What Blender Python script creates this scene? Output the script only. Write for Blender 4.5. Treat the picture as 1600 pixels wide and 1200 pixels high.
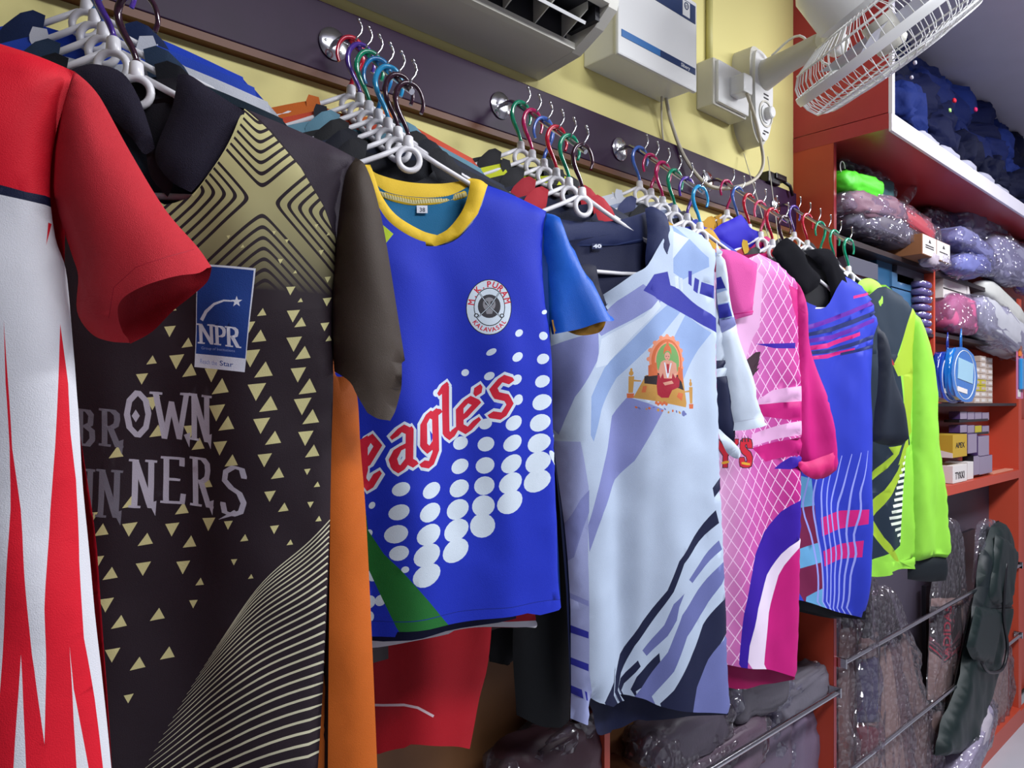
import bpy, bmesh, math, random
import numpy as np
from mathutils import Vector, Matrix, noise
from mathutils.geometry import delaunay_2d_cdt
SC = bpy.context.scene
for o in list(bpy.data.objects): bpy.data.objects.remove(o)
COL = SC.collection
# ------------------------------------------------------------------ camera
FPX, HOR, CAMH = 1150.0, 630.0, 1.85
TH = math.atan2(1250, 1150)
FW = Vector((math.cos(TH), math.sin(TH), 0)); RG = Vector((math.sin(TH), -math.cos(TH), 0))
cam = bpy.data.cameras.new('camera'); camo = bpy.data.objects.new('camera', cam); COL.objects.link(camo)
cam.sensor_width = 36; cam.lens = FPX/1600*36; cam.shift_y = (HOR-600)/1600; cam.clip_start = .02
camo.location = (0, 0, CAMH); camo.rotation_euler = (math.pi/2, 0, TH-math.pi/2)
SC.camera = camo
# ------------------------------------------------------------------ light
SC.view_settings.view_transform = 'Standard'; SC.view_settings.look = 'None'
SC.view_settings.gamma = 1; SC.view_settings.use_curve_mapping = False
SC.view_settings.exposure = 0.45
w = bpy.data.worlds.new('world'); SC.world = w; w.use_nodes = True
w.node_tree.nodes['Background'].inputs[0].default_value = (.75, .8, 1, 1)
w.node_tree.nodes['Background'].inputs[1].default_value = .25
def area(name, loc, size, power, rot=(0, 0, 0), col=(.93, .95, 1)):
    l = bpy.data.lights.new(name, 'AREA'); l.shape = 'RECTANGLE'; l.size, l.size_y = size
    l.energy = power; l.color = col
    o = bpy.data.objects.new(name, l); COL.objects.link(o); o.location = loc; o.rotation_euler = rot
    return o
area('ceiling_light', (1.0, -.55, CAMH+1.46), (1.2, .35), 34, (math.radians(12), 0, 0))
area('ceiling_light', (2.9, -.35, CAMH+1.46), (1.2, .35), 66, (math.radians(10), 0, 0))
area('ceiling_light', (4.6, -.2, CAMH+1.46), (1.0, .35), 26, (0, 0, 0))
# ------------------------------------------------------------------ materials
def lin(h):
    h = h.lstrip('#'); c = [int(h[i:i+2], 16)/255 for i in (0, 2, 4)]
    return tuple(x/12.92 if x <= .04045 else ((x+.055)/1.055)**2.4 for x in c)+(1,)
MC = {}
def mat(name, hexc, rough=.6, metal=0, var=.06, scale=8, bump=.0, bscale=60, coat=0, sheen=0, spec=.5, trans=0, ior=1.45):
    if name in MC: return MC[name]
    m = bpy.data.materials.new(name); m.use_nodes = True; nt = m.node_tree; p = nt.nodes['Principled BSDF']
    c = lin(hexc)
    tc = nt.nodes.new('ShaderNodeTexCoord'); nz = nt.nodes.new('ShaderNodeTexNoise'); nz.inputs['Scale'].default_value = scale
    nt.links.new(tc.outputs['Object'], nz.inputs['Vector'])
    mx = nt.nodes.new('ShaderNodeMix'); mx.data_type = 'RGBA'
    mx.inputs[6].default_value = tuple(x*(1-var) for x in c[:3])+(1,)
    mx.inputs[7].default_value = tuple(min(1, x*(1+var)) for x in c[:3])+(1,)
    nt.links.new(nz.outputs['Fac'], mx.inputs[0]); nt.links.new(mx.outputs[2], p.inputs['Base Color'])
    p.inputs['Roughness'].default_value = rough; p.inputs['Metallic'].default_value = metal
    p.inputs['Coat Weight'].default_value = coat; p.inputs['Sheen Weight'].default_value = sheen
    p.inputs['Specular IOR Level'].default_value = spec
    p.inputs['Transmission Weight'].default_value = trans; p.inputs['IOR'].default_value = ior
    if bump:
        b = nt.nodes.new('ShaderNodeBump'); b.inputs['Strength'].default_value = bump; b.inputs['Distance'].default_value = .002
        n2 = nt.nodes.new('ShaderNodeTexNoise'); n2.inputs['Scale'].default_value = bscale
        nt.links.new(tc.outputs['Object'], n2.inputs['Vector']); nt.links.new(n2.outputs['Fac'], b.inputs['Height'])
        nt.links.new(b.outputs[0], p.inputs['Normal'])
    MC[name] = m; return m
def fab(hexc, rough=.62, sheen=0.0, spec=.3, bump=.25):
    return mat('fabric_'+hexc.strip('#')+('_s' if rough < .5 else ''), hexc, rough, var=.04, scale=30, bump=bump, bscale=900, sheen=sheen, spec=spec)
def M_nodes(m):
    nt = m.node_tree; return nt, nt.nodes['Principled BSDF']
def mth(nt, op, a, b=None, c=None):
    n = nt.nodes.new('ShaderNodeMath'); n.operation = op
    for i, v in enumerate((a, b, c)):
        if v is None: continue
        if isinstance(v, (int, float)): n.inputs[i].default_value = v
        else: nt.links.new(v, n.inputs[i])
    return n.outputs[0]
def film_mat(name, tint='#ffffff', gloss=.35, rough=.12, bscale=45):
    if name in MC: return MC[name]
    m = bpy.data.materials.new(name); m.use_nodes = True; nt = m.node_tree
    out = nt.nodes['Material Output']; nt.nodes.remove(nt.nodes['Principled BSDF'])
    tr = nt.nodes.new('ShaderNodeBsdfTransparent'); tr.inputs[0].default_value = lin(tint)
    gl = nt.nodes.new('ShaderNodeBsdfGlossy'); gl.inputs['Roughness'].default_value = rough
    df = nt.nodes.new('ShaderNodeBsdfDiffuse'); df.inputs[0].default_value = lin(tint)
    fr = nt.nodes.new('ShaderNodeFresnel'); fr.inputs[0].default_value = 1.5
    tc = nt.nodes.new('ShaderNodeTexCoord'); nz = nt.nodes.new('ShaderNodeTexVoronoi'); nz.inputs['Scale'].default_value = bscale*.6
    b = nt.nodes.new('ShaderNodeBump'); b.inputs['Strength'].default_value = 1; b.inputs['Distance'].default_value = .02
    nt.links.new(tc.outputs['Object'], nz.inputs['Vector']); nt.links.new(nz.outputs['Distance'], b.inputs['Height'])
    nt.links.new(b.outputs[0], gl.inputs['Normal'])
    mx0 = nt.nodes.new('ShaderNodeMixShader'); mx0.inputs[0].default_value = .05
    nt.links.new(tr.outputs[0], mx0.inputs[1]); nt.links.new(df.outputs[0], mx0.inputs[2])
    mx = nt.nodes.new('ShaderNodeMixShader')
    f = mth(nt, 'MULTIPLY_ADD', fr.outputs[0], .5, gloss*.09)
    nt.links.new(f, mx.inputs[0]); nt.links.new(mx0.outputs[0], mx.inputs[1]); nt.links.new(gl.outputs[0], mx.inputs[2])
    nt.links.new(mx.outputs[0], out.inputs[0]); MC[name] = m; return m
# ------------------------------------------------------------------ object helpers
def T(o, label=None, cat=None, group=None, kind=None):
    if label: o['label'] = label
    if cat: o['category'] = cat
    if group: o['group'] = group
    if kind: o['kind'] = kind
    return o
def empty(name, loc=(0, 0, 0), rz=0, label=None, cat=None, group=None):
    o = bpy.data.objects.new(name, None); COL.objects.link(o); o.empty_display_size = .05
    o.location = (loc[0], loc[1], loc[2]+CAMH); o.rotation_euler = (0, 0, rz)
    return T(o, label, cat, group)
def link(name, me, parent=None, mats=()):
    o = bpy.data.objects.new(name, me); COL.objects.link(o)
    for m in mats:
        if m.name not in [x.name for x in me.materials if x]: me.materials.append(m)
    if parent: o.parent = parent
    return o
def smooth(me, ang=None):
    me.polygons.foreach_set('use_smooth', [True]*len(me.polygons))
    if ang is not None:
        try: me.set_sharp_from_angle(angle=math.radians(ang))
        except Exception: pass
class MB:
    """collects shapes of one mesh"""
    def __init__(s): s.bm = bmesh.new()
    def box(s, a, b, bev=0, mi=0):
        r = bmesh.ops.create_cube(s.bm, size=1)
        vs = r['verts']; c = [(a[i]+b[i])/2 for i in range(3)]; d = [abs(b[i]-a[i]) for i in range(3)]
        for v in vs: v.co = Vector([v.co[i]*d[i]+c[i] for i in range(3)])
        fs = set(f for v in vs for f in v.link_faces)
        for f in fs: f.material_index = mi
        if bev:
            es = list(set(e for v in vs for e in v.link_edges))
            bmesh.ops.bevel(s.bm, geom=es, offset=bev, segments=2, affect='EDGES', profile=.6)
        return s
    def tube(s, pts, r, n=10, mi=0, cap=True, close=False):
        pts = [Vector(p) for p in pts]; N = len(pts)
        rr = r if isinstance(r, (list, tuple)) else [r]*N
        rings = []; up = None
        for i, p in enumerate(pts):
            if close: d = pts[(i+1) % N]-pts[i-1]
            else: d = pts[min(i+1, N-1)]-pts[max(i-1, 0)]
            if d.length < 1e-9: d = Vector((0, 0, 1))
            d.normalize()
            if up is None:
                up = Vector((0, 0, 1)) if abs(d.z) < .9 else Vector((1, 0, 0))
            a = (up-d*up.dot(d))
            if a.length < 1e-6: a = d.orthogonal()
            a.normalize(); up = a; b = d.cross(a)
            rings.append([s.bm.verts.new(p+(a*math.cos(2*math.pi*k/n)+b*math.sin(2*math.pi*k/n))*rr[i]) for k in range(n)])
        for i in range(N if close else N-1):
            A, B = rings[i], rings[(i+1) % N]
            for k in range(n):
                f = s.bm.faces.new((A[k], A[(k+1) % n], B[(k+1) % n], B[k])); f.smooth = True; f.material_index = mi
        if cap and not close:
            for R in (rings[0][::-1], rings[-1]):
                f = s.bm.faces.new(R); f.material_index = mi
        return s
    def poly(s, pts, mi=0):
        f = s.bm.faces.new([s.bm.verts.new(p) for p in pts]); f.material_index = mi; return s
    def prism(s, prof, axis, a, b, mi=0):
        """prof: 2D points; extruded along axis between a and b"""
        def P(q, t):
            v = list(q); v.insert(axis, t); return v
        A = [s.bm.verts.new(P(q, a)) for q in prof]; B = [s.bm.verts.new(P(q, b)) for q in prof]
        n = len(prof)
        fs = [s.bm.faces.new(A[::-1]), s.bm.faces.new(B)]
        for i in range(n): fs.append(s.bm.faces.new((A[i], A[(i+1) % n], B[(i+1) % n], B[i])))
        for f in fs: f.material_index = mi
        return s
    def rev(s, prof, axis_o, axis_d, n=32, mi=0):
        """prof: (radius, along)"""
        d = Vector(axis_d).normalized(); a = d.orthogonal().normalized(); b = d.cross(a); o = Vector(axis_o)
        rings = []
        for (r, h) in prof:
            rings.append([s.bm.verts.new(o+d*h+(a*math.cos(2*math.pi*k/n)+b*math.sin(2*math.pi*k/n))*max(r, 1e-5)) for k in range(n)])
        for A, B in zip(rings, rings[1:]):
            for k in range(n):
                f = s.bm.faces.new((A[k], A[(k+1) % n], B[(k+1) % n], B[k])); f.smooth = True; f.material_index = mi
        return s
    def xform(s, M): s.bm.transform(M); return s
    def build(s, name, mats, parent=None, sm=None, world=False):
        bmesh.ops.recalc_face_normals(s.bm, faces=s.bm.faces)
        if world:
            for v in s.bm.verts: v.co.z += CAMH
        me = bpy.data.meshes.new(name); s.bm.to_mesh(me); s.bm.free()
        if sm is not None: smooth(me, sm)
        if not isinstance(mats, (list, tuple)): mats = [mats]
        return link(name, me, parent, mats)
def struct(o): o['kind'] = 'structure'; return o
# ------------------------------------------------------------------ pixels <-> planes
def ray(u, v): return FW+RG*((u-800)/FPX)+Vector((0, 0, (HOR-v)/FPX))
class PL:
    """vertical plane through o (camera-relative), yaw turns its face towards the camera"""
    def __init__(s, o, yaw):
        s.o = Vector(o); s.yaw = math.radians(yaw)
        s.t = Vector((math.cos(s.yaw), -math.sin(s.yaw), 0)); s.n = Vector((-math.sin(s.yaw), -math.cos(s.yaw), 0))
    def uv(s, u, v, off=0):
        d = ray(u, v); k = (s.o.dot(s.n)+off)/d.dot(s.n); P = d*k-s.o
        return (P.dot(s.t), P.z)
    def root(s, name, label, cat, group=None): return empty(name, s.o, -s.yaw, label, cat, group)
def at_y(u, v, y):
    d = ray(u, v); return d*(y/d.y)
def at_x(u, v, x):
    d = ray(u, v); return d*(x/d.x)
def crv(pts, n=5, closed=True):
    """Catmull-Rom; a point with flag 'c' is a corner. flags 'o' = the edge that starts there is open"""
    P = [np.array(p[:2], float) for p in pts]; fl = [p[2] if len(p) > 2 else '' for p in pts]
    N = len(P); out = []; fo = []
    for i in range(N if closed else N-1):
        a, b = P[i], P[(i+1) % N]
        pa = P[i-1] if (closed or i > 0) else a
        pb = P[(i+2) % N] if (closed or i+2 < N) else b
        ma = (b-a)*.6 if 'c' in fl[i] else (b-pa)/2
        mb = (b-a)*.6 if 'c' in fl[(i+1) % N] else (pb-a)/2
        L = np.linalg.norm(b-a); 
        for q in (ma, mb):
            l = np.linalg.norm(q)
            if l > L*1.2: q *= L*1.2/l
        k = 1 if ('c' in fl[i] and 'c' in fl[(i+1) % N] and 's' in fl[i]) else n
        for j in range(k):
            t = j/k; t2, t3 = t*t, t*t*t
            out.append(tuple((2*t3-3*t2+1)*a+(t3-2*t2+t)*ma+(-2*t3+3*t2)*b+(t3-t2)*mb)); fo.append('o' in fl[i])
    if not closed: out.append(tuple(P[-1])); fo.append(False)
    return out, fo
def inside(pts, loops):
    c = np.zeros(len(pts), bool)
    for L in loops:
        L = np.asarray(L); x, y = pts[:, 0], pts[:, 1]
        for (x1, y1), (x2, y2) in zip(L, np.roll(L, -1, 0)):
            if y1 == y2: continue
            m = ((y1 > y) != (y2 > y)) & (x < (x2-x1)*(y-y1)/(y2-y1)+x1); c ^= m
    return c
def segdist(pts, A, B):
    d = np.full(len(pts), 9.)
    for a, b in zip(A, B):
        ab = b-a; L = ab.dot(ab)+1e-12
        t = np.clip(((pts-a)@ab)/L, 0, 1); q = pts-(a+t[:, None]*ab)
        d = np.minimum(d, np.hypot(q[:, 0], q[:, 1]))
    return d
def inside_or(q, O, d):
    return np.where(inside(q, [O]) | (d < .004), 1.0, 0.0) if len(q) else 1.0
def dens(lp, st):
    out = []
    for a, b in zip(lp, list(lp[1:])+[lp[0]]):
        k = max(1, int(math.hypot(b[0]-a[0], b[1]-a[1])/st)); out += [(a[0]+(b[0]-a[0])*i/k, a[1]+(b[1]-a[1])*i/k) for i in range(k)]
    return out
def cloth_fn(seed, amp=.012, fx=9, fz=1.6, top=0, grow=.5, crease=.004, lean=.0):
    rs = random.Random(seed); ox, oz = rs.uniform(0, 50), rs.uniform(0, 50)
    def f(x, z):
        g = min(1, .25+max(0, top-z)/grow)
        a = noise.noise(Vector(((x+lean*z)*fx+ox, z*fz+oz, 0)))
        b = noise.noise(Vector((x*fx*1.7+z*6+ox*2, z*7+oz, 5)))
        c = 1-abs(noise.noise(Vector((x*7-z*4+oz, z*8+ox, 9))))*2
        return amp*g*a*3.5+crease*1.2*b+crease*.9*max(0, c-.55)
    return f
def panel(name, pl, outline, parent, mats, prints=(), side=-1, thick=.02, rad=.05, fn=None, off=0., res=.014, local=False, pxoff=None, n=5, edge_open=None):
    """a sheet of cloth: outline and prints in photo pixels laid out on the garment's own plane (or local metres),
       triangulated together so that every print has crisp edges; puffed by distance from its closed edges"""
    pts, fo = crv(outline, n); sg = 1 if side < 0 else -1
    if local:
        mp = lambda Q: np.array(Q, float)[:, :2]; O = mp(pts)
    else:
        O0 = np.array([pl.uv(p[0], p[1], off) for p in pts]); c0 = [i for i in range(len(O0)) if not fo[i]]; C1 = np.roll(O0, -1, 0)
        def mp(Q):
            q0 = np.array([pl.uv(p[0], p[1], off) for p in Q])
            if not thick: return q0
            d = segdist(q0, O0[c0], C1[c0]) if c0 else np.full(len(q0), 9.)
            pf = np.sqrt(1-(1-np.clip(d/rad, 0, 1))**2)*inside_or(q0, O0, d)
            return np.array([pl.uv(p[0], p[1], off+sg*thick*f) for p, f in zip(Q, pf)])
        O = mp(pts)
    V = [Vector(p) for p in O]; E = [(i, (i+1) % len(V)) for i in range(len(V))]
    PR = []
    lo, hi = O.min(0), O.max(0)
    for pr in prints:
        mi, loops = pr[0], pr[1]
        LL = []
        for lp in loops:
            q = mp(dens(lp, res*1.3 if local else res*900))
            if (q.max(0) < lo).any() or (q.min(0) > hi).any(): continue
            k = len(V); V += [Vector(p) for p in q]; E += [(k+i, k+(i+1) % len(q)) for i in range(len(q))]; LL.append(q)
        if LL: PR.append((mi, LL))
    gx = np.arange(lo[0]+res/2, hi[0], res); gz = np.arange(lo[1]+res/2, hi[1], res*1.3)
    G = np.array([(a+(res/2 if j % 2 else 0), b) for j, b in enumerate(gz) for a in gx])
    if len(G):
        G = G[inside(G, [O])]
        if len(G):
            G = G[segdist(G, O, np.roll(O, -1, 0)) > res*.35]; V += [Vector(p) for p in G]
    r = delaunay_2d_cdt(V, E, [], 0, 1e-6)
    vv = np.array([(v.x, v.y) for v in r[0]]); ff = np.array([f for f in r[2] if len(f) == 3])
    cen = vv[ff].mean(1); ok = inside(cen, [O]); ff = ff[ok]; cen = cen[ok]
    mi = np.zeros(len(ff), int)
    for m, LL in PR:
        allp = np.concatenate(LL); a, b = allp.min(0), allp.max(0)
        c = np.where((cen >= a).all(1) & (cen <= b).all(1))[0]
        if len(c):
            s = inside(cen[c], LL); mi[c[s]] = m
    cl = [i for i in range(len(O)) if not fo[i]]
    if cl and thick:
        d = segdist(vv, O[cl], np.roll(O, -1, 0)[cl]); q = np.clip(d/rad, 0, 1); y = thick*np.sqrt(1-(1-q)**2)
    else: y = np.full(len(vv), thick)
    y = side*y-off
    if fn: y = y+np.array([fn(a, b) for a, b in vv])*(-1)
    me = bpy.data.meshes.new(name)
    me.from_pydata([(a, c, b) for (a, b), c in zip(vv, y)], [], [tuple(int(i) for i in f) for f in ff]); me.update()
    for m in mats: me.materials.append(m)
    me.polygons.foreach_set('material_index', mi.tolist())
    smooth(me)
    # drop loose verts
    bm = bmesh.new(); bm.from_mesh(me); bmesh.ops.delete(bm, geom=[v for v in bm.verts if not v.link_faces], context='VERTS')
    if side < 0: pass
    bm.normal_update()
    s = sum(f.normal.y*f.calc_area() for f in bm.faces)
    if (s > 0) == (side < 0): bmesh.ops.reverse_faces(bm, faces=bm.faces)
    bm.to_mesh(me); bm.free()
    o = bpy.data.objects.new(name, me); COL.objects.link(o)
    if parent: o.parent = parent
    return o
# ------------------------------------------------------------------ print makers (all in pixels)
def ell(cx, cy, rx, ry, rot=0, n=20):
    c, s = math.cos(math.radians(rot)), math.sin(math.radians(rot))
    return [(cx+rx*math.cos(a)*c-ry*math.sin(a)*s, cy+rx*math.cos(a)*s+ry*math.sin(a)*c) for a in [2*math.pi*i/n for i in range(n)]]
def hull(P):
    P = sorted(set((round(a, 4), round(b, 4)) for a, b in P))
    def half(Q):
        h = []
        for p in Q:
            while len(h) > 1 and (h[-1][0]-h[-2][0])*(p[1]-h[-2][1])-(h[-1][1]-h[-2][1])*(p[0]-h[-2][0]) <= 0: h.pop()
            h.append(p)
        return h
    a, b = half(P), half(P[::-1]); return a[:-1]+b[:-1]
def sweep(path, w, h, ang):
    """nib w x h at angle swept along path (px); returns loops"""
    c, s = math.cos(math.radians(ang)), math.sin(math.radians(ang))
    nib = [((x*c-y*s), (x*s+y*c)) for x, y in ((w/2, h/2), (-w/2, h/2), (-w/2, -h/2), (w/2, -h/2))]
    return [hull([(p[0]+a, p[1]+b) for p in (P, Q) for a, b in nib]) for P, Q in zip(path, path[1:])]
def line_poly(path, w):
    out = []
    P = [np.array(p, float) for p in path]; L = []; R = []
    ws = w if isinstance(w, (list, tuple)) else [w]*len(P)
    for i, p in enumerate(P):
        d = P[min(i+1, len(P)-1)]-P[max(i-1, 0)]; d /= np.linalg.norm(d)+1e-9; nn = np.array((-d[1], d[0]))
        L.append(tuple(p+nn*ws[i]/2)); R.append(tuple(p-nn*ws[i]/2))
    return L+R[::-1]
def glyphs(path_list, o, ex, ey, w, h, ang):
    """unit-box strokes (y up) mapped: o + x*ex + y*ey"""
    out = []
    for p in path_list:
        q = [(o[0]+a*ex[0]+b*ey[0], o[1]+a*ex[1]+b*ey[1]) for a, b in p]; out += sweep(q, w, h, ang)
    return out
FC = bpy.data.curves.new('tmp', 'FONT'); FO = bpy.data.objects.new('tmp', FC); COL.objects.link(FO)
TC = {}
def text_loops(s, bold=.0):
    if (s, bold) in TC: return TC[(s, bold)]
    FC.body = s; FC.size = 1; FC.resolution_u = 3; FC.offset = bold
    dg = bpy.context.evaluated_depsgraph_get(); me = FO.evaluated_get(dg).to_mesh()
    bm = bmesh.new(); bm.from_mesh(me); FO.evaluated_get(dg).to_mesh_clear()
    bmesh.ops.remove_doubles(bm, verts=bm.verts, dist=1e-5)
    es = set(e for e in bm.edges if len(e.link_faces) == 1); loops = []
    while es:
        e = es.pop(); st, v = e.verts[0], e.verts[1]; lp = [st.co.copy()]
        while v is not st:
            lp.append(v.co.copy()); nx = [q for q in v.link_edges if q in es]
            if not nx: break
            es.discard(nx[0]); v = nx[0].other_vert(v)
        loops.append([(c.x, c.y) for c in lp])
    bm.free(); TC[(s, bold)] = loops; return loops
def text_px(s, o, ex, ey, bold=.01):
    """baseline-left o, ex = pixels per em right, ey = pixels per em up"""
    return [[(o[0]+x*ex[0]+y*ey[0], o[1]+x*ex[1]+y*ey[1]) for x, y in lp] for lp in text_loops(s, bold)]
def text_w(s):
    xs = [p[0] for l in text_loops(s, .01) for p in l]; return max(xs) if xs else .3
def text_fit(s, o, p2, h, bold=.01):
    """text s from o to p2 along baseline, h = capital height vector (px)"""
    w_ = text_w(s); return text_px(s, o, ((p2[0]-o[0])/w_, (p2[1]-o[1])/w_), (h[0]/.7, h[1]/.7), bold)
GL = {  # serif capitals, unit box
 'N': [[(.12, 0), (.12, 1)], [(.12, 1), (.88, 0)], [(.88, 0), (.88, 1)], [(-.02, 0), (.27, 0)], [(-.05, 1), (.15, 1)], [(.72, 1), (1.03, 1)]],
 'P': [[(.15, 0), (.15, 1)], [(.15, 1), (.6, 1), (.85, .88), (.88, .72), (.8, .55), (.55, .46), (.15, .46)], [(-.02, 0), (.38, 0)], [(-.02, 1), (.2, 1)]],
 'R': [[(.15, 0), (.15, 1)], [(.15, 1), (.6, 1), (.82, .9), (.85, .75), (.78, .6), (.55, .52), (.15, .52)], [(.45, .52), (.88, 0), (1.02, 0)], [(-.02, 0), (.35, 0)], [(-.02, 1), (.2, 1)]],
 'B': [[(.15, 0), (.15, 1)], [(.15, 1), (.6, 1), (.8, .88), (.75, .62), (.5, .54), (.15, .54)], [(.5, .54), (.85, .42), (.88, .18), (.6, 0), (.15, 0)]],
 'O': [[(.5, 1), (.18, .8), (.08, .5), (.18, .2), (.5, 0), (.82, .2), (.92, .5), (.82, .8), (.5, 1)]],
 'W': [[(.02, 1), (.28, 0)], [(.28, 0), (.5, .8)], [(.5, .8), (.74, 0)], [(.74, 0), (.98, 1)], [(-.08, 1), (.14, 1)], [(.86, 1), (1.08, 1)]],
 'I': [[(.5, 0), (.5, 1)], [(.3, 0), (.7, 0)], [(.3, 1), (.7, 1)]],
 'E': [[(.18, 0), (.18, 1)], [(.05, 1), (.9, 1), (.9, .85)], [(.18, .52), (.7, .52)], [(.05, 0), (.9, 0), (.95, .18)]],
 'S': [[(.88, .78), (.8, .95), (.5, 1), (.2, .9), (.15, .72), (.4, .56), (.7, .45), (.86, .25), (.75, .06), (.45, 0), (.15, .06), (.08, .24)]],
 'A': [[(.08, 0), (.5, 1)], [(.5, 1), (.92, 0)], [(.25, .35), (.75, .35)]],
 'D': [[(.15, 0), (.15, 1)], [(.15, 1), (.55, 1), (.85, .75), (.88, .4), (.7, .08), (.45, 0), (.15, 0)]],
 'Y': [[(.05, 1), (.5, .5)], [(.95, 1), (.5, .5)], [(.5, .5), (.5, 0)]],
 # blackletter lower case
 'e': [[(.12, .2), (.12, .78)], [(.12, .78), (.5, 1.0), (.85, .78)], [(.85, .78), (.3, .45)], [(.12, .2), (.45, -.02), (.85, .22)]],
 'a': [[(.15, .85), (.45, 1.0), (.75, .85)], [(.75, .9), (.75, .12), (.98, .0)], [(.75, .55), (.3, .5), (.12, .3), (.2, .1), (.4, -.02), (.75, .2)]],
 'g': [[(.15, .2), (.15, .78), (.45, 1.0), (.78, .85)], [(.15, .2), (.42, .0), (.78, .2)], [(.78, 1.0), (.78, -.1), (.5, -.42), (.12, -.3)], [(.78, .98), (1.0, .92)]],
 'l': [[(.45, 1.55), (.45, .15), (.7, -.02), (.9, .15)], [(.2, 1.42), (.45, 1.6)]],
 's': [[(.85, .85), (.5, 1.0), (.18, .8), (.3, .6), (.7, .45), (.85, .25), (.55, .0), (.12, .14)]],
 "'": [[(.5, 1.6), (.45, 1.25)]],
}
# ================================================================== STRUCTURE
D = 1.3
def rb(mb, name, mats, root, sm=None):
    l = root.location; mb.bm.transform(Matrix.Translation((-l.x, -l.y, -(l.z-CAMH)))); return mb.build(name, mats, root, sm)
m_wall = mat('yellow_wall_paint', '#d6cc86', .7, var=.05, scale=2, bump=.1, bscale=120)
m_white = mat('white_paint', '#a8a7b0', .7)
m_ceil = mat('ceiling_paint', '#b9b5c8', .8)
m_floor = mat('floor_tile', '#b4b6be', .35, var=.1, scale=5)
m_plank = mat('dark_plum_laminate', '#29122e', .42, var=.25, scale=14, spec=.18)
m_edge = mat('raw_plank_edge', '#5f3315', .5)
m_orange = mat('orange_laminate', '#b84630', .4, var=.05, scale=3)
m_red = mat('red_laminate', '#a63338', .3, var=.05, scale=3)
m_chrome = mat('chrome', '#c8c8cc', .16, 1)
m_plastic = mat('white_plastic', '#dfe0de', .3, var=.02)
m_offw = mat('off_white_plastic', '#c6c4b8', .35, var=.03)
m_black = mat('black_plastic', '#141318', .35)
m_dark = mat('dark_slot', '#1b1b20', .6)
m_silver = mat('bright_edge_band', '#e6e2ee', .25, .2)
zf, zc = -CAMH, 1.5
struct(MB().box((-2.2, -2.6, zf-.05), (6.8, D+.1, zf)).build('floor', m_floor, world=True))
struct(MB().box((-2.2, -2.6, zc), (6.8, D+.1, zc+.05)).build('ceiling', m_ceil, world=True))
struct(MB().box((-2.2, D, zf), (6.8, D+.1, zc)).build('wall_back', m_wall, world=True))
struct(MB().box((-2.2, -2.7, zf), (6.8, -2.6, zc)).build('wall_front', m_white, world=True))
struct(MB().box((-2.3, -2.7, zf), (-2.2, D+.1, zc)).build('wall_left', m_white, world=True))
struct(MB().box((6.8, -2.7, zf), (6.9, D+.1, zc)).build('wall_right', m_white, world=True))
# plank that carries the display arms
pk = empty('wall_plank', (1, 1.29, .695), 0, 'long dark plum wooden plank on the yellow wall carrying the chrome display arms', 'plank')
rb(MB().box((-1.6, 1.275, .632), (2.585, 1.3, .765), .002), 'board', m_plank, pk)
rb(MB().box((-1.6, 1.277, .618), (2.585, 1.3, .632)), 'edge_strip', m_edge, pk)
# ------------------------------------------------------------------ display arms
ARMX = {'Z': -.163, 'A': .27, 'B': .705, 'C': 1.137, 'D': 1.57, 'E': 2.0, 'F': 2.43}
AY0, AZ0, AY1, AZ1 = 1.228, .685, 1.018, .522
def arm_pt(t): return (AY0+(AY1-AY0)*t, AZ0+(AZ1-AZ0)*t)
def make_arm(label):
    r = empty('display_arm', (0, 1.275, .69), 0, label, 'display arm', 'chrome display arms on the plank')
    rb(MB().rev([(0, 0), (.03, 0), (.031, .003), (.026, .006), (.012, .008), (0, .008)], (0, 1.275, .69), (0, -1, 0), 28), 'flange', m_chrome, r, 40)
    for a in (50, 180, 310):
        c, s = math.cos(math.radians(a))*.019, math.sin(math.radians(a))*.019
        rb(MB().rev([(0, .008), (.003, .0075), (.004, .005), (.004, .003)], (c, 1.275, .69+s), (0, -1, 0), 8), 'screw', m_chrome, r)
    dy, dz = AY1-AY0, AZ1-AZ0
    pts = [(0, 1.272, .69), (0, 1.25, .69), (0, 1.238, .688), (0, 1.23, .683), (0, AY0+dy*.1, AZ0+dz*.1), (0, AY0+dy*1.03, AZ0+dz*1.03)]
    rb(MB().tube(pts, .0052, 12), 'rod', m_chrome, r, 50)
    pm = None
    for k in range(6):
        y, z = arm_pt(.14+.165*k)
        if pm is None:
            mb = MB().tube([(0, 0, .002), (.004, 0, .009), (.010, -.001, .017), (.012, -.002, .026), (.009, -.003, .033), (.004, -.004, .038)], .0019, 7)
            mb.tube([(.0065, -.0035, .0355), (.002, -.0045, .041)], .0027, 7)
            o = mb.build('pin', m_chrome, r); pm = o.data
        else: o = link('pin', pm, r)
        o.location = (0, y-.008-1.275, z+.004-.69)
    return r
def copy_tree(o, parent=None):
    c = o.copy(); COL.objects.link(c)
    if parent: c.parent = parent
    for ch in [x for x in bpy.data.objects if x.parent == o]: copy_tree(ch, c)
    return c
ARM_ON = {'Z': 'the red and white jersey', 'A': 'the brown polo jersey', 'B': 'the royal blue jersey with the yellow collar', 'C': 'the pale lavender polo jersey',
          'D': 'the pink grid jersey', 'E': 'the blue jersey with the black collar', 'F': 'the neon green jersey'}
arm0 = make_arm('chrome display arm carrying '+ARM_ON['A'])
for k in 'ABCDEF':
    a = arm0 if k == 'A' else copy_tree(arm0)
    a.location.x = ARMX[k]; a['label'] = 'sloping chrome display arm with upright pins, carrying '+ARM_ON[k]
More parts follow.
